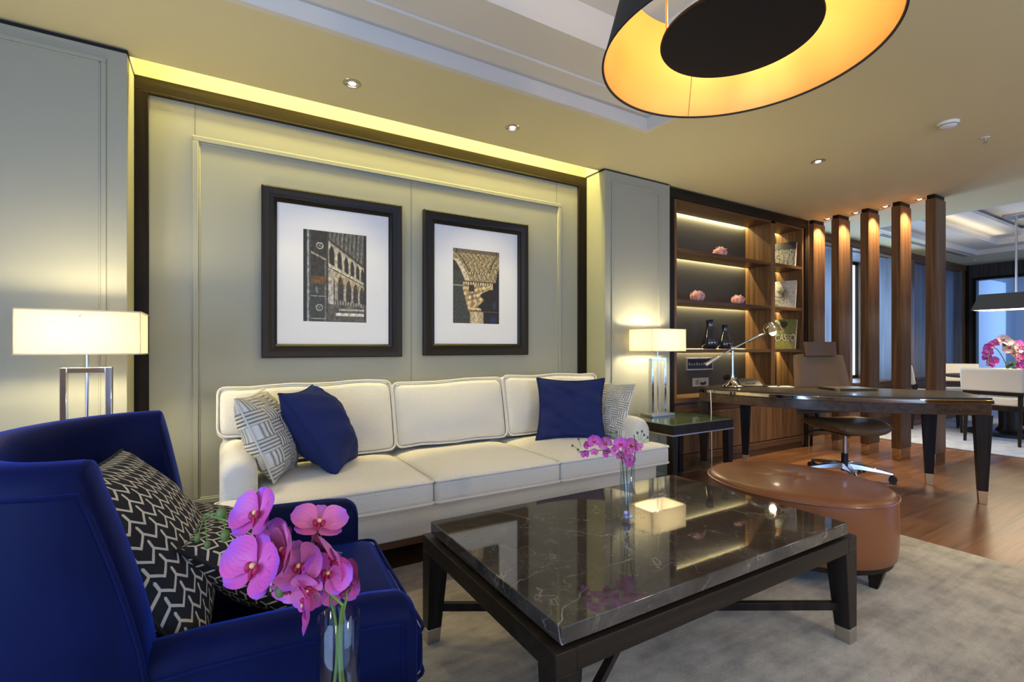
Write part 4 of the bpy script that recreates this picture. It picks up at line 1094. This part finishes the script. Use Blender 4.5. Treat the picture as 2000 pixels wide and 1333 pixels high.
obj('arm_socket', add_tube(B(), [k1, e1, e1 + d_ * .055 + Vector((0, 0, .018))], .014, 14), CHROME, t, smooth=True)
hc = e1 + d_ * .120 + Vector((0, 0, .035)); ax_ = (d_ * .28 + Vector((-.10, -.06, -.95))).normalized()
M = Matrix.Translation(hc) @ ax_.to_track_quat('-Z', 'Y').to_matrix().to_4x4()
bm = lathe([(.010, .078), (.030, .075), (.055, .060), (.075, .035), (.084, .006), (.090, -.004), (.087, -.005), (.080, .006), (.070, .034), (.05, .056), (.01, .07)], n=32); bm.transform(M)
obj('head_dome', bm, mat('pale_chrome', (.75, .70, .60), .14, 1), t, smooth=True, ang=70)
bm = add_sphere(B(), (0, 0, -.006), .027, n=14); bm.transform(M); obj('bulb', bm, BULB, t, smooth=True)
bm = B()
for k in range(3): add_tube(bm, [M @ Vector((math.cos(a) * (.058 - .012 * k), math.sin(a) * (.058 - .012 * k), .060 + .010 * k)) for a in [2 * PI * i / 24 for i in range(24)]], .0035, 6, closed=True)
obj('head_rings', bm, CHROME, t, smooth=True)
cw = Vector((lx, ly, .743)) + hc; spot('desk_lamp_beam', cw - Vector((0, 0, .03)), (cw.x + .05, cw.y - .02, 0), 5, WARM, 110, .6, .02)
t = thing('lamp_cable', 'thin white cable hanging from the left end of the desk', 'cable', (3.63, 2.74, .72))
obj('cord', tube([(.0, -.0, .01), (-.045, -.05, -.02), (-.052, -.06, -.12), (-.05, -.062, -.30), (-.045, -.06, -.55), (-.03, -.05, -.715), (.1, .05, -.718)], .0032, 6), WHITEP, t, smooth=True)
# phone
t = thing('telephone', 'black desk telephone with handset behind the desk lamp', 'telephone', (4.12, 2.72, .743), R(-25))
obj('body', add_hex(B(), rect(-.11, .11, -.10, .10, .001), rect(-.105, .105, -.02, .095, .055)), BLACKP, t, bevel=.006)
obj('handset', tube([(-.155, -.07, .045), (-.14, -.06, .06), (-.135, 0, .072), (-.14, .06, .075), (-.155, .085, .065)], .02, 12, radii=[.024, .022, .014, .022, .024]), BLACKP, t, smooth=True)
bm = B()
for r_i in range(4):
    for c_i in range(3): add_box(bm, -.04 + c_i * .032, -.018 + c_i * .032, -.075 + r_i * .03, -.056 + r_i * .03, .018 + r_i * .010, .028 + r_i * .011)
obj('keypad', bm, mat('key_grey', (.12, .12, .12), .5), t)
obj('cord', tube([(-.15, -.09, .02), (-.10, -.15, .006), (.05, -.17, .006), (.20, -.14, .006), (.26, -.06, .006)], .005, 6), BLACKP, t, smooth=True)
t = thing('notepad', 'small white notepad on the desk right of the telephone', 'notepad', (4.22, 2.470, .743), R(-40))
obj('pages', box(-.10, .10, -.06, .06, 0, .006), PAPER, t, bevel=.001)
t = thing('pen', 'black pen lying on the white notepad', 'pen', (4.22, 2.470, .7495), R(20))
obj('barrel', cyl((-.065, 0, .0045), (.055, 0, .0045), .0045, n=10), BLACKP, t, smooth=True); obj('tip', cyl((.055, 0, .0045), (.072, 0, .0045), .0042, .001, 10), CHROME, t, smooth=True)
t = thing('desk_folder', 'dark leather desk folder with brass corner lying at the front of the desk', 'folder', (4.42, 2.02, .743), R(-30))
obj('cover', box(-.17, .17, -.12, .12, .012, .018), mat('folder_leather', (.05, .042, .032), .35), t, bevel=.002)
obj('back_cover', box(-.17, .17, -.12, .12, 0, .005), mat('folder_leather', (.05, .042, .032), .35), t, bevel=.002)
obj('pages', box(-.160, .160, -.110, .110, .005, .012), mat('folder_lining', (.10, .085, .06), .6), t)
obj('corner', box(-.172, -.145, -.122, -.095, .0, .0195), BRASS, t)

# ================================================================== OFFICE CHAIR
t = thing('office_chair', 'taupe leather swivel office chair with headrest behind the desk', 'chair', (4.52, 2.085, 0), R(-24))
# faces local -Y
def sheet(name, fn, m, th, nu=14, nv=14, parent=t):
    bm = B(); fr = [[Vector(fn(-1 + 2 * i / nu, j / nv)) for i in range(nu + 1)] for j in range(nv + 1)]
    g = [[[bm.verts.new(p + Vector((0, s * th / 2 * max(.0, (1 - (abs(-1 + 2 * i / nu)) ** 6)) ** .5, 0))) for i, p in enumerate(row)] for row in fr] for s in (-1, 1)]
    for s, G in enumerate(g):
        for j in range(nv):
            for i in range(nu): bm.faces.new((G[j][i], G[j][i + 1], G[j + 1][i + 1], G[j + 1][i]))
    a, b_ = g
    for i in range(nu): bm.faces.new((a[0][i], b_[0][i], b_[0][i + 1], a[0][i + 1])); bm.faces.new((a[nv][i], a[nv][i + 1], b_[nv][i + 1], b_[nv][i]))
    bmesh.ops.remove_doubles(bm, verts=bm.verts, dist=.0008)
    return obj(name, bm, m, parent, smooth=True, bevel=0, ang=60)
sheet('backrest', lambda u, v: (u * (.285 - .040 * v ** 1.6), .20 + .10 * v + .035 * (1 - u * u) - .05 * (1 - v) ** 2 * 0, .50 + .515 * v + .012 * (1 - u ** 4)), TAUPE, .065)
sheet('backrest_seam', lambda u, v: (u * (.18 - .03 * v), .166 + .10 * v + .035 * (1 - u * u * .45), .53 + .42 * v), TAUPE, .012)
sheet('headrest', lambda u, v: (u * (.152 + .006 * v), .265 + .03 * (1 - u * u) + .02 * v, 1.015 + .125 * v), mat('brown_leather', (.10, .055, .030), .5, spec=.3, bump=(200, .06)), .075)
for a in (-.05, .03): obj('headrest_post', box(a, a + .02, .30, .32, .97, 1.05), BLACKP, t)
def seatf(x, y): return .495 - .025 * (1 - min(1, (x / .25) ** 2)) * (1 if y > -.2 else .6) - .03 * max(0, (-y - .12) / .14) ** 2
bm = B(); n = 18; G = []
for s in (0, 1):
    g = []
    for j in range(n + 1):
        row = []
        for i in range(n + 1):
            u = -1 + 2 * i / n; v = -1 + 2 * j / n
            k = (1 - .16 * v * v if v < 0 else 1 - .06 * v * v); k2 = (1 - .14 * u * u)
            x = u * .262 * k; y = v * .262 * k2 - .02; e = max(0, (1 - u ** 6) * (1 - v ** 6)) ** .5
            z = seatf(x, y) - .035 + (.046 * e if s else -.050 * e)
            row.append(bm.verts.new((x, y, z)) if not (s and (i in (0, n) or j in (0, n))) else G[0][j][i])
        g.append(row)
    G.append(g)
    for j in range(n):
        for i in range(n): bm.faces.new((g[j][i], g[j][i + 1], g[j + 1][i + 1], g[j + 1][i]))
obj('seat', bm, TAUPE, t, smooth=True, ang=80)
bm = box(-.10, .10, -.14, .16, .365, .415); add_box(bm, -.05, .05, .12, .26, .375, .405); obj('mechanism', bm, BLACKP, t, bevel=.012)
obj('lever', tube([(.08, -.05, .385), (.24, -.07, .385), (.30, -.08, .38)], .008, 8), BLACKP, t, smooth=True)
obj('lever', tube([(-.08, .05, .385), (-.22, .06, .385), (-.28, .06, .375)], .008, 8), BLACKP, t, smooth=True)
obj('back_bracket', tube([(0, .20, .39), (0, .30, .42), (0, .33, .55), (0, .325, .70)], .022, 10), BLACKP, t, smooth=True)
obj('gas_lift', cyl((0, 0, .17), (0, 0, .37), .014, n=18), CHROME, t, smooth=True)
obj('column_sleeve', cyl((0, 0, .055), (0, 0, .20), .028, .025, n=18), BLACKP, t, smooth=True)
for k in range(5):
    a = R(-50 + 72 * k + 4); d = Vector((math.cos(a), math.sin(a), 0)); pz = Vector((-d.y, d.x, 0))
    bm = B(); secs = [(0.02, .030, .070, .125), (.12, .026, .075, .118), (.24, .020, .070, .100), (.325, .014, .062, .082)]
    rings = []
    for r_, hw_, z0, z1 in secs: rings.append([bm.verts.new(d * r_ + pz * s_ * hw_ + Vector((0, 0, z))) for s_, z in ((-1, z0), (1, z0), (.7, z1), (-.7, z1))])
    for a_, b_ in zip(rings, rings[1:]):
        for q in range(4): bm.faces.new((a_[q], a_[(q + 1) % 4], b_[(q + 1) % 4], b_[q]))
    bm.faces.new(rings[0]); bm.faces.new(rings[-1])
    sp_ = obj('base_arm', bm, STEEL, t, bevel=.005)
    c = d * .320
    bm = B(); w2 = pz
    for s_ in (-1, 1): add_cyl(bm, c + w2 * s_ * .009 + Vector((0, 0, .029)), c + w2 * s_ * .027 + Vector((0, 0, .029)), .028, n=18)
    add_cyl(bm, c + Vector((0, 0, .03)), c + Vector((0, 0, .066)), .008, n=8)
    obj('caster', bm, BLACKP, sp_, smooth=True)

# ================================================================== PENDANT DRUM OVER THE COFFEE TABLE
PCX, PCY, PZ = 1.39, .945, 2.0
t = thing('drum_pendant', 'large black drum pendant with gold lining and round black diffuser disc', 'pendant lamp', (PCX, PCY, CZ + .28))
zo = -(CZ + .28)
r0, r1, z0, z1 = .415, .335, PZ + zo, PZ + .30 + zo
def ringwall(ra, rb, za, zb, m, name, par, n=96):
    bm = B(); a = [bm.verts.new((ra * math.cos(2 * PI * k / n), ra * math.sin(2 * PI * k / n), za)) for k in range(n)]; b_ = [bm.verts.new((rb * math.cos(2 * PI * k / n), rb * math.sin(2 * PI * k / n), zb)) for k in range(n)]
    c = [bm.verts.new((v.co.x * (1 - .0015 / ra), v.co.y * (1 - .0015 / ra), v.co.z)) for v in a]; d = [bm.verts.new((v.co.x * (1 - .0015 / rb), v.co.y * (1 - .0015 / rb), v.co.z)) for v in b_]
    for k in range(n):
        q = (k + 1) % n
        for s in ((a, b_), (b_, d), (d, c), (c, a)): bm.faces.new((s[0][k], s[0][q], s[1][q], s[1][k]))
    return obj(name, bm, m, par, smooth=True, ang=60)
sh = ringwall(r0, r1, z0, z1, BLACKF, 'drum_shade', t)
li = ringwall(r0 - .003, r1 - .003, z0 + .003, z1 - .001, GOLD, 'gold_lining', t)
obj('rim', tube([(r0 * math.cos(a), r0 * math.sin(a), z0) for a in [2 * PI * k / 96 for k in range(96)]], .003, 6, closed=True), BLACKF, sh, smooth=True)
obj('rim', tube([(r1 * math.cos(a), r1 * math.sin(a), z1) for a in [2 * PI * k / 96 for k in range(96)]], .003, 6, closed=True), BLACKF, sh, smooth=True)
sa = R(60)
obj('lining_seam', tube([((r0 - .005) * math.cos(sa), (r0 - .005) * math.sin(sa), z0 + .004), ((r1 - .005) * math.cos(sa), (r1 - .005) * math.sin(sa), z1)], .0016, 5), mat('seam_brown', (.30, .16, .05), .6), li)
zd = PZ + .055 + zo
obj('diffuser_disc', lathe([(0, zd), (.230, zd), (.2325, zd + .004), (.230, zd + .012), (0, zd + .012)], n=64), BLACKF, t, smooth=True)
for a in (149, 269, 29):
    x, y = .222 * math.cos(R(a)), .222 * math.sin(R(a)); xt, yt = .30 * math.cos(R(a)), .30 * math.sin(R(a))
    obj('support_rod', cyl((x, y, zd + .01), (x, y, z1 - .01), .0035, n=8), BRASS, t, smooth=True)
    obj('spider_arm', cyl((x * .1, y * .1, z1 - .012), (r1 / .222 * x * .985, r1 / .222 * y * .985, z1 - .012), .003, n=8), BRASS, t, smooth=True)
obj('stem', cyl((0, 0, z1 - .02), (0, 0, -.01), .010, n=14), BRASS, t, smooth=True)
obj('canopy', lathe([(0, -.03), (.06, -.03), (.065, -.005), (.065, 0), (0, 0)], n=28), BLACKF, t, smooth=True)
for a in (20, 140, 260):
    bx_, by_ = .12 * math.cos(R(a)), .12 * math.sin(R(a))
    lh = obj('lamp_holder', cyl((bx_, by_, zd + .012), (bx_, by_, zd + .05), .015, n=12), BRASS, t, smooth=True)
    obj('bulb', add_sphere(B(), (bx_, by_, zd + .085), .03, n=14), BULB, lh, smooth=True)
    point('pendant_light', (PCX + bx_, PCY + by_, PZ + .17), 1.6, (1, .80, .5), .035)

# ================================================================== DINING AREA
TC = (8.42, 2.02)
t = thing('dining_table', 'round dark dining table on a black pedestal behind the cream chairs', 'dining table', (*TC, .012))
obj('tabletop', lathe([(0, .70), (.60, .70), (.64, .715), (.64, .728), (0, .728)], n=64), DARKLEG, t, smooth=True)
obj('pedestal', lathe([(.14, .04), (.10, .10), (.10, .64), (.22, .70), (0, .70)], n=32), DARKLEG, t, smooth=True)
obj('base_plate', lathe([(0, 0), (.40, 0), (.40, .035), (.36, .045), (0, .045)], n=48), BLACKP, t, smooth=True)
def dchair(loc, rz, label):
    t = thing('dining_chair', label, 'chair', loc, rz, group='cream leather dining chairs')
    # faces local +X
    M = Matrix.Translation((-.245, 0, .575)) @ Matrix.Rotation(R(-9), 4, 'Y')
    obj('backrest', box(-.03, .03, -.262, .262, .012, .272, M=M), CREAML, t, bevel=.02, bseg=3)
    obj('back_rail', box(-.022, .022, -.245, .245, -.028, .012, M=M), DARKLEG, t, bevel=.004)
    obj('seat', box(-.23, .25, -.235, .235, .430, .510), CREAML, t, bevel=.02, bseg=3)
    obj('seat_rail', box(-.225, .24, -.225, .225, .375, .430), DARKLEG, t, bevel=.004)
    for sx, sy in ((-1, -1), (-1, 1), (1, -1), (1, 1)):
        x = .215 * sx; y = .225 * sy; k = .045 if sx < 0 else .012
        obj('leg', add_hex(B(), rect(x - .012 - (k if sx < 0 else -k), x + .012 - (k if sx < 0 else -k), y - .012, y + .012, 0.001), rect(x - .02, x + .02, y - .02, y + .02, .43 if sx > 0 else .60)), DARKLEG, t, bevel=.002)
    return t
c0 = dchair((7.665, 1.925, .012), 0, 'cream leather dining chair with its back to the desk, largest one at the right edge')
def chair_at(x, y, lab):
    dup(c0, (x, y, .012), math.atan2(TC[1] - y, TC[0] - x), lab)
chair_at(8.17, 2.66, 'cream dining chair seen side-on between the two right-hand wooden columns')
chair_at(8.98, 2.56, 'cream dining chair facing the camera just right of the nearest wooden column')
chair_at(9.24, 1.95, 'cream dining chair on the far side of the dining table near the doorway')

# dining pendant
PX, PYY = 8.50, 1.98
t = thing('dining_pendant', 'dark tapered pendant lampshade on a metal rod over the dining table', 'pendant lamp', (PX, PYY, 2.74))
M = Matrix.Identity(4)
zb = 1.565 - 2.74; zt2 = 1.765 - 2.74
def q4(x, y, z): return [M @ Vector(p) for p in rect(-x, x, -y, y, z)]
bm = B(); o = [[bm.verts.new(p) for p in q4(*a)] for a in ((.22, .37, zb), (.165, .30, zt2), (.159, .294, zt2), (.214, .364, zb))]
for a_, b_ in zip(o, o[1:] + o[:1]):
    for k in range(4): bm.faces.new((a_[k], a_[(k + 1) % 4], b_[(k + 1) % 4], b_[k]))
obj('shade', bm, mat('bronze_shade', (.06, .048, .036), .5), t)
obj('diffuser', box(-.213, .213, -.363, .363, zb + .004, zb + .010, M=M), GLOW, t)
obj('rod', cyl((0, 0, zt2 - .02), (0, 0, -.02), .012, n=14), NICKEL, t, smooth=True)
obj('canopy', box(-.13, .13, -.10, .10, -.03, 0, M=M), NICKEL, t, bevel=.003)
area('dining_pendant_light', (PX, PYY, 1.555), (0, 0, 0), .4, .7, 13, WARM2)

# ================================================================== ORCHIDS
def petal(w, l, cup, twist=0., n=7, tipw=.25):
    """petal along +Y from origin, width w length l ; returns list of quads rows"""
    rows = []
    for j in range(n + 1):
        s = j / n; ww = w * (math.sin(PI * min(1, s * .80 + .10)) ** .8) * (1 if s < .9 else .85) * (.35 + .65 * min(1, s * 3)); row = []
        for i in range(7):
            u = -1 + 2 * i / 6
            z = cup * (s * s) * l + cup * .9 * u * u * ww - .10 * ww * math.sin(u * 3 + s * 4) * s
            row.append((Vector((u * ww, s * l, z)), (u * .5 + .5, s)))
        rows.append(row)
    return rows
def blossom_meshes(size, pm):
    bm = B(); uvl = bm.loops.layers.uv.new('UVMap')
    def put(rows, M):
        g = [[(bm.verts.new(M @ p), q) for p, q in r] for r in rows]
        for a, b_ in zip(g, g[1:]):
            for k in range(6):
                f = bm.faces.new((a[k][0], a[k + 1][0], b_[k + 1][0], b_[k][0]))
                for l, q in zip(f.loops, (a[k][1], a[k + 1][1], b_[k + 1][1], b_[k][1])): l[uvl].uv = q
    s = size
    for ang in (0, 128, 232): put(petal(.21 * s, .48 * s, .26), Matrix.Rotation(R(ang), 4, 'Z') @ Matrix.Translation((0, .02 * s, -.02 * s)))
    for ang in (72, 288): put(petal(.36 * s, .52 * s, .34), Matrix.Rotation(R(ang), 4, 'Z') @ Matrix.Translation((0, .02 * s, .0)))
    me = bpy.data.meshes.new('blossom'); bm.to_mesh(me); bm.free(); me.materials.append(pm)
    for p in me.polygons: p.use_smooth = True
    bm = B()
    for M in (Matrix.Translation((0, -.10 * s, .06 * s)) @ Matrix.Rotation(R(20), 4, 'X') @ Matrix.Diagonal((.7, 1.3, .55, 1)), Matrix.Translation((.07 * s, -.01 * s, .08 * s)) @ Matrix.Rotation(R(35), 4, 'Y'), Matrix.Translation((-.07 * s, -.01 * s, .08 * s)) @ Matrix.Rotation(R(-35), 4, 'Y'), ):
        bmesh.ops.create_uvsphere(bm, u_segments=10, v_segments=7, radius=.085 * s, matrix=M @ Matrix.Diagonal((.55, 1, .8, 1)))
    ml = bpy.data.meshes.new('lip'); bm.to_mesh(ml); bm.free(); ml.materials.append(LIP)
    for p in ml.polygons: p.use_smooth = True
    bm = B(); bmesh.ops.create_uvsphere(bm, u_segments=8, v_segments=6, radius=.05 * s, matrix=Matrix.Translation((0, .03 * s, .10 * s)))
    mt = bpy.data.meshes.new('throat'); bm.to_mesh(mt); bm.free(); mt.materials.append(THROAT)
    for p in mt.polygons: p.use_smooth = True
    return me, ml, mt
def add_blossom(par, meshes, loc, face, roll, scale=1.):
    """loc, face in the parent's space"""
    o = bpy.data.objects.new('blossom', meshes[0]); COL.objects.link(o); o.parent = par
    q = Vector(face).to_track_quat('Z', 'Y').to_matrix().to_4x4() @ Matrix.Rotation(R(roll), 4, 'Z')
    o.matrix_local = Matrix.Translation(loc) @ q @ Matrix.Diagonal((scale, scale, scale, 1))
    for nm, me in (('lip', meshes[1]), ('throat', meshes[2])):
        l = bpy.data.objects.new(nm, me); COL.objects.link(l); l.parent = o
    return o
FW = Vector((math.cos(R(59)), math.sin(R(59)), 0)); RT = Vector((math.sin(R(59)), -math.cos(R(59)), 0))
def seen(px, py, d): return EYE + (FW + RT * ((px - 1000) / 955) + Vector((0, 0, -(py - 680) / 955))) * d
BLM = blossom_meshes(.092, PETAL); BLM2 = blossom_meshes(.092, PETAL2)
# near vase on the small round glass-and-metal table in the foreground
t = thing('round_side_table', 'small round side table whose rim just shows at the bottom edge', 'side table', (.20, .745, .0145))
obj('top', lathe([(0, .4125), (.195, .4125), (.2, .4175), (.2, .4245), (0, .4245)], n=64), NICKEL, t, smooth=True)
obj('pedestal', lathe([(.02, .02), (.02, .4125), (0, .4125)], n=20), NICKEL, t, smooth=True); obj('base', lathe([(0, 0), (.15, 0), (.15, .012), (.02, .022), (0, .022)], n=40), NICKEL, t, smooth=True)
def cyl_vase(name, loc, r, h, label, th=.0025):
    t = thing(name, label, 'vase', loc)
    obj('body', lathe([(0, .0005), (r, .0005), (r, h - .001), (r - th * .5, h), (r - th, h - .001), (r - th, .010), (0, .010)], n=40), GLASS, t, smooth=True, ang=50)
    return t
V1 = Vector((.179, .880, .4395)); VH = .1845
cyl_vase('glass_vase', V1, .035, VH, 'clear cylinder glass vase holding pink orchids in the bottom foreground')
t = thing('orchid_spray', 'large pink and purple orchid stems in the foreground glass vase', 'flowers', V1)
def rel(p): return Vector(p) - V1
spec = [  # px, py, depth, scale, face (right, up, toward camera), roll, kind
    (505, 1008, .84, 1.02, (-.42, .55, .72), 14, 0), (622, 1028, .87, .98, (.30, 1.0, .32), -25, 1), (500, 1110, .81, 1.14, (-.22, .42, .86), -10, 0), (562, 1078, .82, 1.05, (-.75, .22, .62), 24, 1),
    (535, 1068, .85, .9, (-.3, .6, .6), -40, 0), (588, 1108, .84, .95, (-.1, .3, .9), 15, 1), (640, 1120, .85, .85, (.25, .15, .9), -20, 0), (606, 1150, .83, .72, (-.1, -.2, .9), 80, 1), (664, 1152, .88, .7, (.3, -.1, .8), 10, 0),
    (655, 1088, .86, 1.05, (-.62, -.25, .55), 62, 1), (688, 1130, .89, .75, (-.55, .25, .65), 34, 1), (602, 1178, .82, .90, (-.85, -.15, .5), 150, 0), (560, 1152, .86, .6, (-.2, -.5, .7), 70, 1), (620, 1066, .88, .66, (-.75, .4, .4), 100, 1), (632, 1138, .87, .68, (.35, -.35, .8), 40, 0)]
neck = rel(V1 + Vector((0, 0, VH)))
ends = []
for px, py, d, sc, f, roll, k in spec:
    p = rel(seen(px, py, d)); fc = RT * f[0] + Vector((0, 0, f[1])) - FW * f[2]; ends.append(p - fc.normalized() * .012)
    add_blossom(t, BLM2 if k else BLM, p, fc, roll, sc)
def bez(a, b_, c, n=12): return [a.lerp(b_, s / n).lerp(b_.lerp(c, s / n), s / n) for s in range(n + 1)]
for k, (px0, off) in enumerate(((-.012, .010), (.004, -.012), (.014, .006))):
    tip = (rel(seen(640, 1085, .88)), rel(seen(560, 1120, .85)), rel(seen(690, 1150, .90)))[k]
    a = Vector((px0, off, .012)); m_ = neck + Vector((-px0 * .5, -off, -.03)); obj('stem', tube(bez(a, m_, neck + Vector((px0, off, .02))) + bez(neck + Vector((px0, off, .02)), neck + (tip - neck) * .4 + Vector((0, 0, .03)), tip)[1:], .0026, 7), STEM, t, smooth=True)
main = bez(rel(seen(640, 1085, .88)), rel(seen(560, 1050, .86)), rel(seen(400, 1005, .90)), 16); obj('stem', tube(main, .0022, 7, radii=[.0026 - .0012 * i / 16 for i in range(17)]), STEM, t, smooth=True)
for i, e in enumerate(ends):
    q = min(main, key=lambda p: (p - e).length)
    obj('flower_stalk', tube([q, (q + e) / 2 + Vector((0, 0, .004)), e], .0013, 6), STEM, t, smooth=True)
for px, py, d, s_ in ((432, 1005, .90, 1.1), (440, 1047, .90, 1.0), (385, 1052, .91, .7), (405, 1065, .91, .7), (547, 1155, .83, 1.0)):
    p = rel(seen(px, py, d)); obj('bud', add_sphere(B(), p, .0085 * s_, 1, 1, 1.35, 10), BUD, t, smooth=True)
    if px < 500: obj('flower_stalk', tube([main[-1 if py < 1040 or px < 420 else -3], p], .0012, 6), STEM, t, smooth=True)

# far vase on the marble
V2 = Vector((1.285, 1.318, .4515)); H2 = .216
cyl_vase('glass_vase', V2, .0268, H2, 'slim clear glass vase with orchids standing on the marble coffee table')
t = thing('orchid_spray', 'small magenta orchid sprays in the slim vase on the coffee table', 'flowers', V2)
BLS = blossom_meshes(.046, PETAL); BLS2 = blossom_meshes(.046, PETAL2)
d2 = 1.79
def rel2(px, py, d=d2): return seen(px, py, d) - V2
sp2 = [(1160, 862, 1.0, 0), (1183, 866, 1.1, 1), (1213, 868, 1.05, 0), (1234, 871, 1.15, 1), (1147, 870, .7, 0), (1143, 888, .65, 0), (1161, 884, .6, 1), (1184, 885, .75, 0), (1200, 880, .75, 1), (1216, 893, 1.0, 1), (1230, 897, .85, 1), (1229, 908, .6, 0), (1250, 874, .55, 1), (1222, 880, .8, 1)]
rnd = random.Random(3)
for px, py, sc, k in sp2:
    p = rel2(px, py, d2 + rnd.uniform(-.03, .02)); fc = RT * rnd.uniform(-.4, .3) + Vector((0, 0, rnd.uniform(-.1, .4))) - FW * .9
    add_blossom(t, BLS2 if k else BLS, p, fc, rnd.uniform(-60, 60), sc)
nk = Vector((0, 0, H2))
for k, (tip, bow) in enumerate((((1238, 850), (1246, 880)), ((1130, 884), (1215, 870)), ((1180, 865), (1212, 868)))):
    a = Vector((0, (-.004, .004, 0)[k], .04)); tp = rel2(*tip); bw = rel2(*bow)
    q0 = nk + Vector(((.018, -.006), (-.014, .01), (-.004, .0))[k] + (-.01,))
    obj('stem', tube(bez(a, a.lerp(q0, .5), q0, 8) + bez(q0, bw, tp, 12)[1:], .0016, 6), mat('dark_green_stem', (.06, .11, .03), .5), t, smooth=True)
for px, py, hx_, hy_ in ((1118, 871, 1135, 882), (1130, 858, 1134, 872), (1129, 879, 1140, 884), (1204, 845, 1206, 862), (1193, 845, 1197, 860), (1245, 846, 1248, 862), (1254, 843, 1250, 860), (1258, 850, 1251, 862), (1265, 855, 1253, 864)):
    p = rel2(px, py); h = rel2(hx_, hy_); b_ = obj('bud', add_sphere(B(), p, .0042, 1, 1, 1.3, 8), mat('dark_bud', (.10, .13, .07), .5), t, smooth=True)
    obj('flower_stalk', tube([h, p], .0009, 5), STEM, t)
PEB = [(-.011, -.006, .0165, (.25, .32, .75)), (.010, -.008, .0160, (.55, .62, .95)), (.0, .011, .0165, (.45, .16, .50)), (-.006, .002, .0300, (.62, .66, .95)), (.009, .004, .0290, (.42, .14, .55))]
for i, (x, y, z, c) in enumerate(PEB):
    p = thing('glass_pebble', ('blue', 'pale blue', 'purple', 'pale lilac-blue', 'violet')[i] + ' pebble in the bottom of the slim vase, ' + ('low left', 'low right', 'low at the back', 'upper left', 'upper right')[i], 'pebble', V2 + Vector((x, y, z)), group='pebbles in the slim vase')
    obj('stone', add_sphere(B(), (0, 0, 0), .0068, 1.1, 1, .9, 12), mat('pebble_%d' % i, c, .15, coat=.5), p, smooth=True)

# dining-table flower arrangement
FC = Vector((8.42, 2.02, .741))
t = thing('flower_bowl', 'low white bowl under the arched orchids on the dining table', 'bowl', FC)
obj('bowl', lathe([(0, .001), (.07, .001), (.12, .05), (.13, .09), (.122, .09), (.11, .05), (0, .012)], n=32), WHITEP, t, smooth=True)
t = thing('flower_arrangement', 'arched magenta and cream orchid arrangement on the dining table', 'flowers', FC + Vector((0, 0, .05)))
BLD = blossom_meshes(.13, PETAL); BLDC = blossom_meshes(.13, PETALC)
rnd = random.Random(5)
def rel3(px, py, d): return seen(px, py, d) - FC - Vector((0, 0, .05))
dd = 6.06
arch = [(1932, 712), (1927, 700), (1926, 690), (1930, 680), (1938, 674), (1946, 670), (1955, 668), (1940, 706), (1933, 692)]
for px, py in arch:
    add_blossom(t, BLD, rel3(px, py, dd + rnd.uniform(-.1, .1)), RT * rnd.uniform(-.6, .2) + Vector((0, 0, rnd.uniform(-.2, .5))) - FW, rnd.uniform(0, 360), rnd.uniform(.6, .85))
for px, py, cr in ((1958, 664, 1), (1966, 668, 1), (1974, 671, 1), (1982, 675, 1), (1970, 679, 1), (1986, 684, 1), (1992, 690, 1), (1978, 690, 1), (1996, 676, 0), (2004, 684, 0), (2000, 697, 0), (1994, 706, 0), (2006, 708, 0), (1998, 716, 0), (1986, 700, 0), (2016, 695, 0), (2022, 706, 0), (2012, 720, 0), (1984, 715, 0)):
    add_blossom(t, BLDC if cr else BLD, rel3(px, py, dd + rnd.uniform(-.12, .1)), RT * rnd.uniform(-.5, .5) + Vector((0, 0, rnd.uniform(-.1, .6))) - FW, rnd.uniform(0, 360), rnd.uniform(.75, 1.1))
root = Vector((0, 0, -.01))
for tip, bow in (((1930, 712), (1935, 640)), ((1960, 664), (2000, 690)), ((2022, 706), (2015, 660))):
    obj('stem', tube(bez(root, rel3(*bow, dd), rel3(*tip, dd), 14), .005, 6), STEM, t, smooth=True)
bm = B()
for px, py in ((1975, 712), (1968, 716), (1982, 722), (1962, 672), (1952, 664)):
    p = rel3(px, py, dd); add_sphere(bm, p, .05, 1, .35, .6, 10)
obj('leaves', bm, mat('dark_leaf', (.05, .10, .02), .5), t, smooth=True)
# small switch in the far room
t = thing('wall_fixture', 'small round metal wall fixture seen through the far doorway', 'wall fitting', (14.1, 3.02, 1.49))
obj('knob', cyl((0, 0, 0), (-.07, 0, 0), .06, .045, 18), NICKEL, t, smooth=True)
